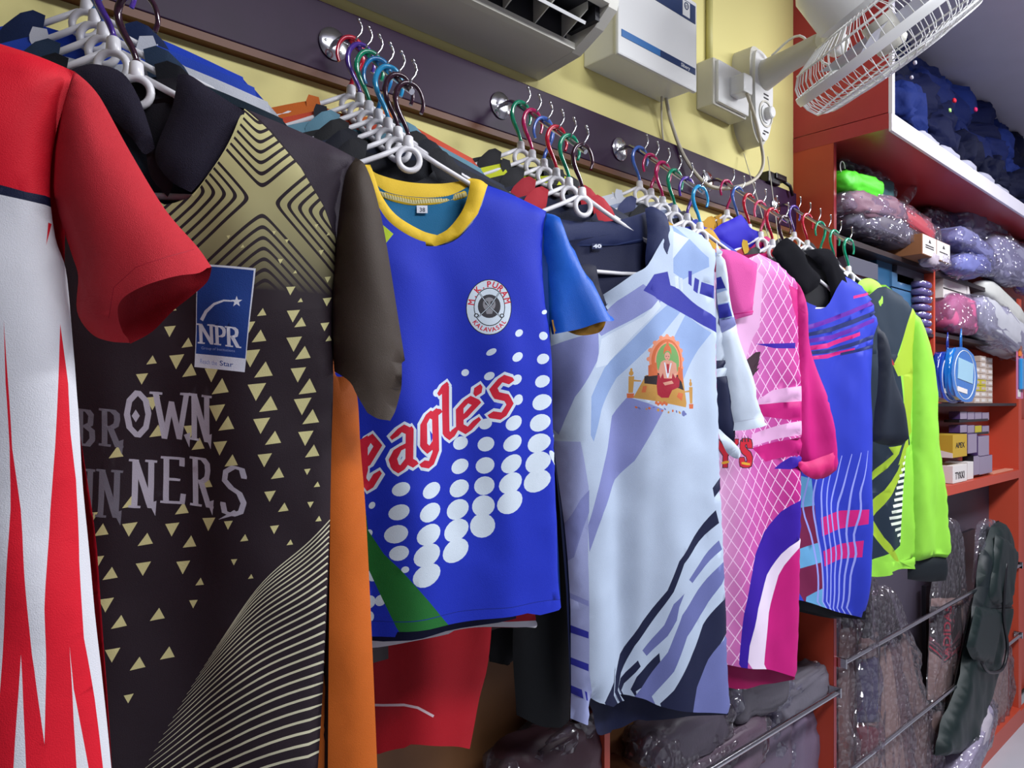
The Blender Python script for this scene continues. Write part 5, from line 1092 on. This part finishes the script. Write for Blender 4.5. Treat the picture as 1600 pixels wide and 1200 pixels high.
m_teal = mat('teal_box', '#1d4a6c', .5); m_grey = mat('grey_box', '#4a4a58', .5); m_viol = mat('violet_pack', '#4a3a78', .3, coat=.5); m_tealb = mat('blue_clear_box', '#3e688c', .25, coat=.6)
boxpx('storage_box', 'grey box under the upper shelf left of the divider', 'box', 1402, 416, 1446, 447, 1.19, .09, m_grey)
boxpx('storage_box', 'dark lidded box in the left compartment under the upper shelf', 'box', 1326, 406, 1372, 432, 1.18, .1, m_grey)
boxpx('storage_box', 'tall teal box behind the neon green collar', 'box', 1370, 408, 1394, 470, 1.20, .08, m_teal)
for i, (v0, v1) in enumerate(((430, 452), (454, 478), (480, 520))):
    boxpx('clear_box', 'blue clear plastic box, %s of the stack beside the teal box' % ('top', 'middle', 'bottom')[i], 'box', 1394, v0, 1428, v1, 1.19, .09, m_tealb, 'blue clear boxes')
for i in range(7):
    v = 440+i*12; pack('foil_pack', 'small violet foil pack stacked against the divider, %s from the top' % CO7[i], 'pack', 1430, v, 1447, v+11, 1.17, .07, '#5a4a88', 400+i, F_CLEAR, 'violet foil packs against the divider', amp=.004, fr=60, sub=2)
# white box with an open flap
r, xa, xb, z0, z1 = boxpx('white_carton', 'open white carton with raised flap in the middle compartment', 'carton', 1474, 436, 1510, 470, 1.16, .12, m_wcard)
rb(MB().box((xa, 1.159, z0+(z1-z0)*.40), (xb, 1.1605, z0+(z1-z0)*.46)), 'gap', m_ink, r)
rb(MB().prism([(xb, z1+.01), (xb+.002, z1+.012), (xb+.085, z0-.02), (xb+.06, z0-.05), (xb, z0+.02)], 1, 1.155, 1.16), 'flap', m_wcard, r)
# little ball boxes
m_cr = mat('cream_box', '#b5a498', .55); m_yel = mat('yellow_box', '#b3a52c', .5)
p0 = at_y(1521, 624, 1.17); bw = (at_y(1539, 624, 1.17).x-at_y(1521, 624, 1.17).x)/2; bh = (at_y(1521, 548, 1.17).z-at_y(1521, 624, 1.17).z)/8; z00 = .0005
bxm = {}; CO8 = ['first', 'second', 'third', 'fourth', 'fifth', 'sixth', 'seventh', 'eighth']
def little(x, y, z, m, lab, grp):
    key = m.name
    if key not in bxm:
        mb = MB().box((-bw*.48, -.024, 0), (bw*.48, .024, bh*.94), .0015); o = mb.build('small_box', m); bxm[key] = o.data
        mb = MB().box((-bw*.3, -.0252, bh*.25), (bw*.3, -.0241, bh*.7)); q = mb.build('front_label', m_wcard if m is m_cr else m_cr, o); bxm[key+'l'] = q.data
    else:
        o = link('small_box', bxm[key]); q = link('front_label', bxm[key+'l'], o)
    o.location = (x, y, z+CAMH); T(o, lab, 'box', grp)
for rw in range(8):
    for cc_ in range(4):
        if rw > 5 and cc_ == 0: continue
        m = m_yel if rw in (2, 3) and cc_ < 2 else m_cr
        little(p0.x+bw*(cc_+.5)*1.02, 1.19+(.02*(cc_ > 1)), z00+rw*bh, m, 'small %s box, %s row from the bottom, %s stack behind goggle cases' % ('yellow' if m is m_yel else 'cream', CO8[rw], CO8[cc_]), 'small %s boxes on the middle shelf' % ('yellow' if m is m_yel else 'cream'))
# goggle cases
def goggles(u, v, w_, h_, y, col, label):
    c = at_y(u, v, y); W_ = abs(at_y(u+w_/2, v, y).x-at_y(u-w_/2, v, y).x); H_ = h_*c.dot(FW)/FPX
    r = empty('goggle_case', c, 0, label, 'case', 'hanging goggle cases')
    r.rotation_euler = (0, math.radians(6), 0)
    mm = mat('case_'+col.strip('#'), col, .12, coat=.8, trans=.15)
    o, _ = crv([(-W_/2, -H_*.32), (-W_/2, H_*.32), (-W_*.2, H_/2), (W_*.2, H_/2), (W_/2, H_*.32), (W_/2, -H_*.32), (W_*.2, -H_/2), (-W_*.2, -H_/2)], 5)
    mb = MB().prism(o, 1, -.02, .02); bmesh.ops.bevel(mb.bm, geom=[e for e in mb.bm.edges if abs(e.verts[0].co.y-e.verts[1].co.y) < 1e-6], offset=.012, segments=3, affect='EDGES')
    mb.build('shell', mm, r, 60)
    MB().box((-W_*.3, -.0225, -H_*.12), (W_*.32, -.0205, H_*.28)).build('paper_label', mat('pale_label', '#8fb4c8', .4), r)
    MB().box((-W_*.3, -.0225, -H_*.36), (W_*.1, -.0205, -H_*.27)).build('paper_label', m_wcard, r)
    MB().tube([(-.01, 0, H_/2-.005), (-.016, 0, H_/2+.05), (-.006, 0, H_/2+.095)], .003, 6).tube([(.012, 0, H_/2-.005), (.002, 0, H_/2+.05), (-.006, 0, H_/2+.095)], .003, 6).build('strap', mm, r)
    MB().tube([(W_*.46*math.cos(t)*.92, -.0205, H_*.47*math.sin(t)) for t in [i*math.pi/20 for i in range(40)]], .0016, 5, close=True).build('zip', m_plastic, r)
    return r
goggles(1479, 590, 34, 76, 1.11, '#1c3a9c', 'dark blue goggle case hanging in front of the divider')
goggles(1500, 586, 38, 80, 1.08, '#1a74c8', 'light blue goggle case hanging in front of the dark blue one')
# lower middle shelf
m_pur = mat('purple_box', '#4a3264', .5); m_lbl = mat('mauve_label', '#8d8094', .4)
for rw in range(2):
    for k_ in range(4):
        u = 1500+k_*11.5; v1 = 676-rw*21+2*k_*.2
        boxpx('small_box', 'small purple box under the goggle cases, %s row, %s from the left' % (('lower', 'upper')[rw], CO7[k_]), 'box', u, v1-12, u+10.5, v1, 1.185, .05, m_pur, 'small purple boxes under the goggle cases', front=(m_yel if (rw == 0 and k_ == 2) else m_lbl))
boxpx('small_tray', 'dark tray under the lower row of small purple boxes', 'tray', 1498, 676, 1545, 680, 1.18, .07, m_black)
boxpx('small_tray', 'dark tray under the upper row of small purple boxes', 'tray', 1499, 655, 1544, 659, 1.18, .07, m_black)
m_ybox = mat('mustard_box', '#b0902c', .5)
r, xa, xb, z0, z1 = boxpx('ball_box', 'yellow box lettered APEX above the white boxes on the orange shelf', 'box', 1489, 679, 1511, 714, 1.14, .12, m_ybox)
text_mesh('lettering', 'APEX', (xa+(xb-xa)*.18, 1.1385, z0+(z1-z0)*.42), ((xb-xa)*.26, 0, 0), (0, 0, .036), m_ink, r)
rb(MB().prism([(1.141, z0), (1.259, z0), (1.259, z0+(z1-z0)*.45), (1.141, z0+(z1-z0)*.2)], 0, xa-.002, xa), 'white_panel', m_wcard, r)
r, xa, xb, z0, z1 = boxpx('ball_box', 'white box lettered TYKKI at the left on the orange shelf', 'box', 1489, 717, 1511, 744, 1.14, .12, m_wcard, zb=-.378)
text_mesh('lettering', 'TYKKI', (xa+(xb-xa)*.14, 1.1385, z0+(z1-z0)*.22), ((xb-xa)*.24, 0, 0), (0, 0, .048), m_ink, r)
boxpx('ball_box', 'blank white box right of the TYKKI box', 'box', 1512, 715, 1521, 742, 1.15, .10, m_wcard, zb=-.378)
for i, (u0, v0, u1, v1, lab) in enumerate(((1512, 678, 1526, 708, 'purple blister pack right of the yellow box'), (1528, 681, 1545, 712, 'purple and grey blister pack, upper right of the orange shelf'), (1530, 712, 1550, 740, 'silver and purple blister pack standing on the orange shelf'), (1521, 712, 1530, 742, 'thin black and white pack on the orange shelf'))):
    boxpx('blister_pack', lab, 'pack', u0, v0, u1, v1, 1.15, .05, m_pur if i != 3 else m_black, None, front=m_lbl)
T(MB().box((at_y(1548, 735, 1.16).x, 1.15, -.3795), (at_y(1580, 735, 1.16).x, 1.19, -.372), .001).build('cardboard_strip', mat('pale_card', '#c98a72', .6), world=True), 'pale cardboard strip lying on the orange shelf right of the packs', 'cardboard')
# hanging blister at right edge
rb_ = empty('blister_card', at_y(1592, 580, 1.08), 0, 'pink and blue blister card hanging at the right edge', 'card')
cz = at_y(1592, 580, 1.08); xw = .045
rb(MB().box((cz.x-xw, 1.08, cz.z-.15), (cz.x+xw*2, 1.083, cz.z+.15), .001), 'card', mat('pink_card', '#b86a8c', .4), rb_)
rb(MB().box((cz.x-xw*.3, 1.062, cz.z-.10), (cz.x+xw*1.8, 1.08, cz.z+.07), .008), 'blister', mat('blue_toy', '#2a8ac8', .15, coat=.8), rb_)
rb(MB().box((cz.x-xw*.4, 1.07, cz.z+.08), (cz.x+xw*.6, 1.08, cz.z+.15), .004), 'orange_piece', mat('orange_toy', '#d8742a', .3), rb_)
rb(MB().box((cz.x-xw*.6, 1.078, cz.z-.14), (cz.x+xw*.6, 1.0795, cz.z-.10)), 'paper_label', m_wcard, rb_)
# small white ring on the side panel
T(MB().tube([(2.66+.02*math.cos(a), 1.14, .845+.022*math.sin(a)) for a in [i*math.pi/10 for i in range(14)]], .002, 6).build('hook_ring', m_plastic, world=True), 'small white open ring at the top left of the upper shelf', 'ring')
# ================================================================== LOFT: dark trousers
m_nv = [mat('dark_cloth_%d' % i, c, .7, var=.2, scale=6, bump=1, bscale=45, spec=.12) for i, c in enumerate(('#0a1236', '#090f30', '#0d1846', '#080c26', '#16255e'))]
rs = random.Random(5); n = 0
LO = ['lowest', 'second lowest', 'second highest', 'highest']; CO = ['first', 'second', 'third', 'fourth', 'fifth', 'sixth']
for col in range(6):
    X = 2.95+col*.36
    for row in range(4):
        for dpt in range(1):
            wdt = rs.uniform(.32, .42); hh = .15
            z_ = 1.075+row*.105+rs.uniform(-.01, .01)
            if row == 3 and False: continue
            c = (X+rs.uniform(-.04, .04)+(.12 if row % 2 else 0), 1.115+rs.uniform(-.01, .015)+row*.028, z_)
            me = lump_mesh((wdt, .25-row*.02, hh), 700+n, 4, .6, .045, 13, .7, (1.2, 1, 1.6))
            o = link('folded_trousers', me, None, [m_nv[rs.randrange(5)]]); o.location = (c[0], c[1], c[2]+CAMH); o.rotation_euler = (rs.uniform(-.2, .2), rs.uniform(-.25, .25), rs.uniform(-.15, .15))
            T(o, 'dark navy trousers bundle on the loft, %s layer, %s from the fan end' % (LO[row], CO[col]), 'trousers', 'dark navy trousers on the loft'); n += 1
def tagbit(u, v, y, col, sz, label, rot=0):
    c = at_y(u, v, y); me = lump_mesh((sz, .01, sz*.7), int(u), 2, .6, .004, 30)
    o = link('cloth_tag', me, None, [fab(col)]); o.location = (c.x, c.y, c.z+CAMH); o.rotation_euler = (0, rot, 0); T(o, label, 'tag')
tagbit(1491, 157, .955, '#c81c34', .022, 'small red tag poking out of the dark trousers, left one'); tagbit(1524, 171, .955, '#c8205c', .024, 'pinkish red tag in the dark trousers, right one')
tagbit(1484, 172, .955, '#9cc870', .024, 'pale green tag among the dark trousers below the red one'); tagbit(1430, 98, .955, '#c8c8d8', .012, 'tiny white tag on the dark trousers near the fan', .5); tagbit(1425, 121, .955, '#c8c8d8', .012, 'tiny white tag just below the other near the fan', .6)
tagbit(1472, 36, 1.0, '#9cc48a', .06, 'pale green cloth scrap at the top of the dark trousers pile', .3)
for i in range(5):
    me = lump_mesh((.22, .05, .035), 880+i, 3, .7, .01, 20); o = link('white_cloth', me, None, [fab('#9a9aaa')]); X = 3.02+i*.24
    o.location = (X, .985, .985+CAMH); T(o, 'crumpled white cloth along the bright loft edge, %s from the fan end' % CO7[i], 'cloth', 'white cloths along the loft edge')
# ================================================================== LOWER RACKS
plR = PL((3.8, 1.20, -.9), 0); plR2 = PL((3.8, 1.165, -.9), 0)
wood = mat('willow_wood', '#c4ac98', .5, var=.12, scale=12); wood2 = mat('bat_wood_dark', '#a08878', .5, var=.15, scale=12); grip = mat('bat_grip', '#1c1a20', .6)
def bat(label, outl, prints=(), pl=plR, m=None, mats=None, thick=.025, film=True, filmo=None, handle=None):
    r = pl.root('cricket_bat', label, 'cricket bat', 'cricket bats in plastic on the lower rack')
    panel('blade', pl, outl, r, mats or [m or wood], prints, thick=thick, rad=.03, n=3, res=.02)
    panel('blade_back', pl, outl, r, [m or wood], side=1, thick=.012, rad=.03, n=3, res=.03)
    if handle:
        h_ = panel('handle', pl, handle, r, [grip], thick=.016, rad=.02, n=3, res=.02)
    if filmo: panel('plastic_sleeve', pl, filmo, r, [F_MAUVE], thick=.03, rad=.03, off=.012, n=3, res=.012, fn=cloth_fn(int(filmo[0][0]), .006, 25, 8, 0, .1, .008))
    return r
asx = np.array((1483.5, 1014.0)); up_ = np.array((1.5, -47.0))/47
bl = [(1455, 935, 'c'), (1500, 932, 'c'), (1498, 1050), (1492, 1200, 'c'), (1446, 1200, 'c'), (1450, 1060)]
prA = [(1, [[(1457, 950), (1499, 945), (1499, 1014), (1476, 1036), (1456, 1012)]]), (3, [line_poly([(1457, 985), (1463, 1003), (1476, 1018), (1490, 1004), (1499, 985)], 2.5)]), (3, [line_poly([(1457, 996), (1465, 1012), (1476, 1024), (1490, 1012), (1499, 997)], 1.8)]), (2, [line_poly([(1457, 1006), (1476, 1032), (1499, 1006)], 2)])]
def vtext(s, p0, p1, hw):
    p0, p1 = np.array(p0, float), np.array(p1, float); d_ = p1-p0; nn = np.array((-d_[1], d_[0]))/np.linalg.norm(d_); w_ = text_w(s)
    return text_px(s, p0, d_/w_, -nn*hw/.7, .025)
prA.append((2, vtext('ADIDAS', (1484, 1026), (1487, 946), 11)))
prA += [(4, [[(1456, 1096), (1484, 1099), (1482, 1112), (1455, 1110)]]), (0, [[(1462, 1101), (1480, 1103), (1480, 1105), (1462, 1103)]]), (0, [[(1462, 1106), (1476, 1107), (1476, 1108.5), (1462, 1108)]])]
bat('pale cricket bat with black sticker lettered ADIDAS in red', bl, prA, mats=[wood, fab('#28181e'), fab('#f0204c'), fab('#a8606c'), fab('#2a2630')], pl=plR,
    handle=[(1474, 820), (1488, 820), (1492, 935, 'c'), (1470, 935, 'c')], filmo=[(1468, 815), (1490, 812), (1498, 870), (1505, 930), (1503, 1050), (1496, 1200, 'c'), (1442, 1200, 'c'), (1448, 1050), (1452, 930), (1462, 870)])
bat('wrapped cricket bat left of the pale one, leaning with splayed blade', [(1398, 1000), (1412, 990), (1425, 1050), (1448, 1130), (1462, 1200, 'c'), (1420, 1200, 'c'), (1402, 1100)], m=wood2,
    handle=[(1372, 925), (1384, 920), (1398, 960), (1412, 1010), (1400, 1012), (1386, 970)], filmo=[(1365, 922), (1385, 915), (1400, 940), (1420, 1000), (1440, 1080), (1466, 1205, 'c'), (1410, 1205, 'c'), (1395, 1080), (1380, 990)])
bat('wrapped cricket bat with tan blade second from the left post', [(1376, 1010), (1392, 1005), (1408, 1080), (1420, 1205, 'c'), (1372, 1205, 'c')], m=wood,
    handle=[(1364, 935), (1376, 930), (1388, 1010), (1376, 1012)], filmo=[(1358, 930), (1378, 925), (1395, 1000), (1414, 1090), (1425, 1205, 'c'), (1366, 1205, 'c'), (1362, 1050)])
bat('narrow wrapped bat with red and blue markings beside the left post', [(1342, 1000), (1362, 1000), (1366, 1100), (1366, 1205, 'c'), (1338, 1205, 'c')], [(1, [[(1336, 1132), (1368, 1132), (1368, 1172), (1336, 1180)]]), (2, [[(1336, 1030), (1368, 1025), (1368, 1125), (1336, 1130)]])], mats=[wood2, fab('#8a3440'), fab('#4a4a74')],
    handle=[(1346, 905), (1358, 905), (1360, 1000, 'c'), (1346, 1000, 'c')], filmo=[(1340, 900), (1362, 898), (1366, 1000), (1372, 1205, 'c'), (1332, 1205, 'c'), (1338, 1000)], pl=plR2)
bat('wrapped tan bat just right of the left orange post', [(1312, 985), (1332, 980), (1336, 1100), (1338, 1205, 'c'), (1310, 1205, 'c')], m=wood2, handle=[(1316, 890), (1328, 890), (1330, 985, 'c'), (1314, 985, 'c')], filmo=[(1308, 885), (1334, 880), (1338, 1205, 'c'), (1306, 1205, 'c')])
bat('wrapped pale bats standing behind the dark green kit bag', [(1530, 1050), (1566, 1010), (1566, 1120), (1545, 1155), (1520, 1160)], [(1, [[(1540, 1103), (1560, 1100), (1560, 1106), (1540, 1109)]]), (1, [[(1540, 1112), (1560, 1109), (1560, 1114), (1540, 1117)]])], mats=[wood, fab('#5a5058')], filmo=[(1524, 1045), (1572, 1000), (1572, 1125), (1550, 1165), (1514, 1168)])
# kit bag
plK = PL((4.2, 1.13, -.9), 0)
kb = plK.root('kit_bag', 'dark green padded cricket kit bag leaning across the lower rack', 'bag')
kg = mat('kit_bag_nylon', '#10201f', .45, var=.15, scale=10, bump=.4, bscale=500); kg2 = mat('kit_bag_nylon_dark', '#0f1a1e', .5)
panel('body', plK, [(1548, 822, 'c'), (1562, 815), (1572, 840), (1572, 900), (1562, 990), (1545, 1060), (1532, 1110), (1512, 1168, 'c'), (1490, 1176), (1458, 1180, 'c'), (1462, 1150), (1485, 1095), (1505, 1020), (1522, 930), (1530, 870)], kb, [kg, kg2], [(1, [line_poly([(1552, 830), (1548, 900), (1530, 990), (1508, 1060), (1480, 1120), (1466, 1172)], 4)]), (1, [line_poly([(1525, 945), (1545, 950), (1568, 945)], 3)])], thick=.05, rad=.06, fn=cloth_fn(80, .004, 10, 4, 0, .3, .005), res=.02)
panel('body_back', plK, [(1548, 822, 'c'), (1562, 815), (1572, 900), (1545, 1060), (1512, 1168, 'c'), (1458, 1180, 'c'), (1485, 1095), (1522, 930)], kb, [kg], thick=.02, side=1, rad=.05, res=.04)
panel('pocket', plK, [(1556, 835, 'c'), (1570, 842), (1584, 860, 'c'), (1580, 900), (1570, 948, 'c'), (1552, 945), (1540, 940, 'c'), (1548, 880)], kb, [kg], thick=.03, rad=.03, off=.04, fn=cloth_fn(81, .003, 12, 8, 0, .1, .003), res=.02)
panel('pocket', plK, [(1524, 948, 'c'), (1560, 952), (1556, 990), (1545, 1040, 'c'), (1520, 1030), (1510, 1010, 'c')], kb, [kg], thick=.025, rad=.03, off=.04, res=.02)
c_ = [at_y(u, v, 1.06) for u, v in ((1572, 880), (1568, 960), (1574, 1010), (1566, 1045), (1545, 1050), (1534, 1035))]
rb(MB().tube(cr3(c_), .008, 8), 'strap', m_black, kb)
boxpx('dark_plank', 'tall black board standing behind the kit bag', 'board', 1502, 830, 1524, 1120, 1.25, .02, m_black)
boxpx('dark_plank', 'narrow black board left of the pale bat', 'board', 1447, 915, 1452, 1190, 1.24, .02, m_black)
pl3 = PL((3.9, 1.17, -.6), 0)
hb = pl3.root('wrapped_bat_handle', 'bat handle in shiny crumpled plastic above the kit bag', 'bat')
panel('grip', pl3, [(1532, 825), (1544, 822), (1538, 900), (1528, 950), (1518, 950), (1526, 890)], hb, [grip], thick=.02, rad=.02, res=.02)
panel('plastic_sleeve', pl3, [(1524, 825), (1535, 812), (1552, 815), (1546, 900), (1534, 960), (1514, 965), (1520, 890)], hb, [F_CLEAR], thick=.03, rad=.03, off=.01, fn=cloth_fn(83, .008, 30, 20, 0, .1, .01), res=.01)
pack('plastic_pack', 'white crumpled plastic on the base board below the kit bag', 'pack', 1450, 1162, 1540, 1215, 1.14, .16, '#a8a0aa', 910, F_CLEAR, tilt=-20)
# packs in the low rack under the jerseys
G3 = 'crumpled mauve bags in the low rack'
for i, (lab, u0, v0, u1, v1, y, col) in enumerate([
    ('dark mauve bag with streaked film, leftmost in the low rack', 770, 1135, 925, 1260, 1.16, '#4a3038'),
    ('grey crumpled bag under the lavender polo in the low rack', 985, 1110, 1130, 1190, 1.18, '#4c4450'),
    ('mauve bag hanging over the rail in the low rack', 1010, 1150, 1190, 1260, 1.17, '#5c4a58'),
    ('shiny grey film bag under the pink jersey', 1120, 1052, 1225, 1110, 1.18, '#5c5860'),
    ('crinkled clear bag against the orange post under the pink jersey', 1195, 1045, 1290, 1105, 1.18, '#66626c'),
    ('tall mauve wrapped bundle between rail and orange post', 1215, 1095, 1292, 1230, 1.22, '#6a5c70'),
    ('mauve wrapped bundle left of the tallest one behind the rail', 1130, 1120, 1225, 1240, 1.22, '#5e5262')]):
    pack('plastic_pack', lab, 'pack', u0, v0, u1, v1, y+.045, .11, col, 500+i, F_MAUVE if i < 3 else F_CLEAR, G3, amp=.022, fr=14, tilt=(i % 2)*8-4)
for o in hmesh.values(): bpy.data.objects.remove(o)
bpy.data.objects.remove(FO)
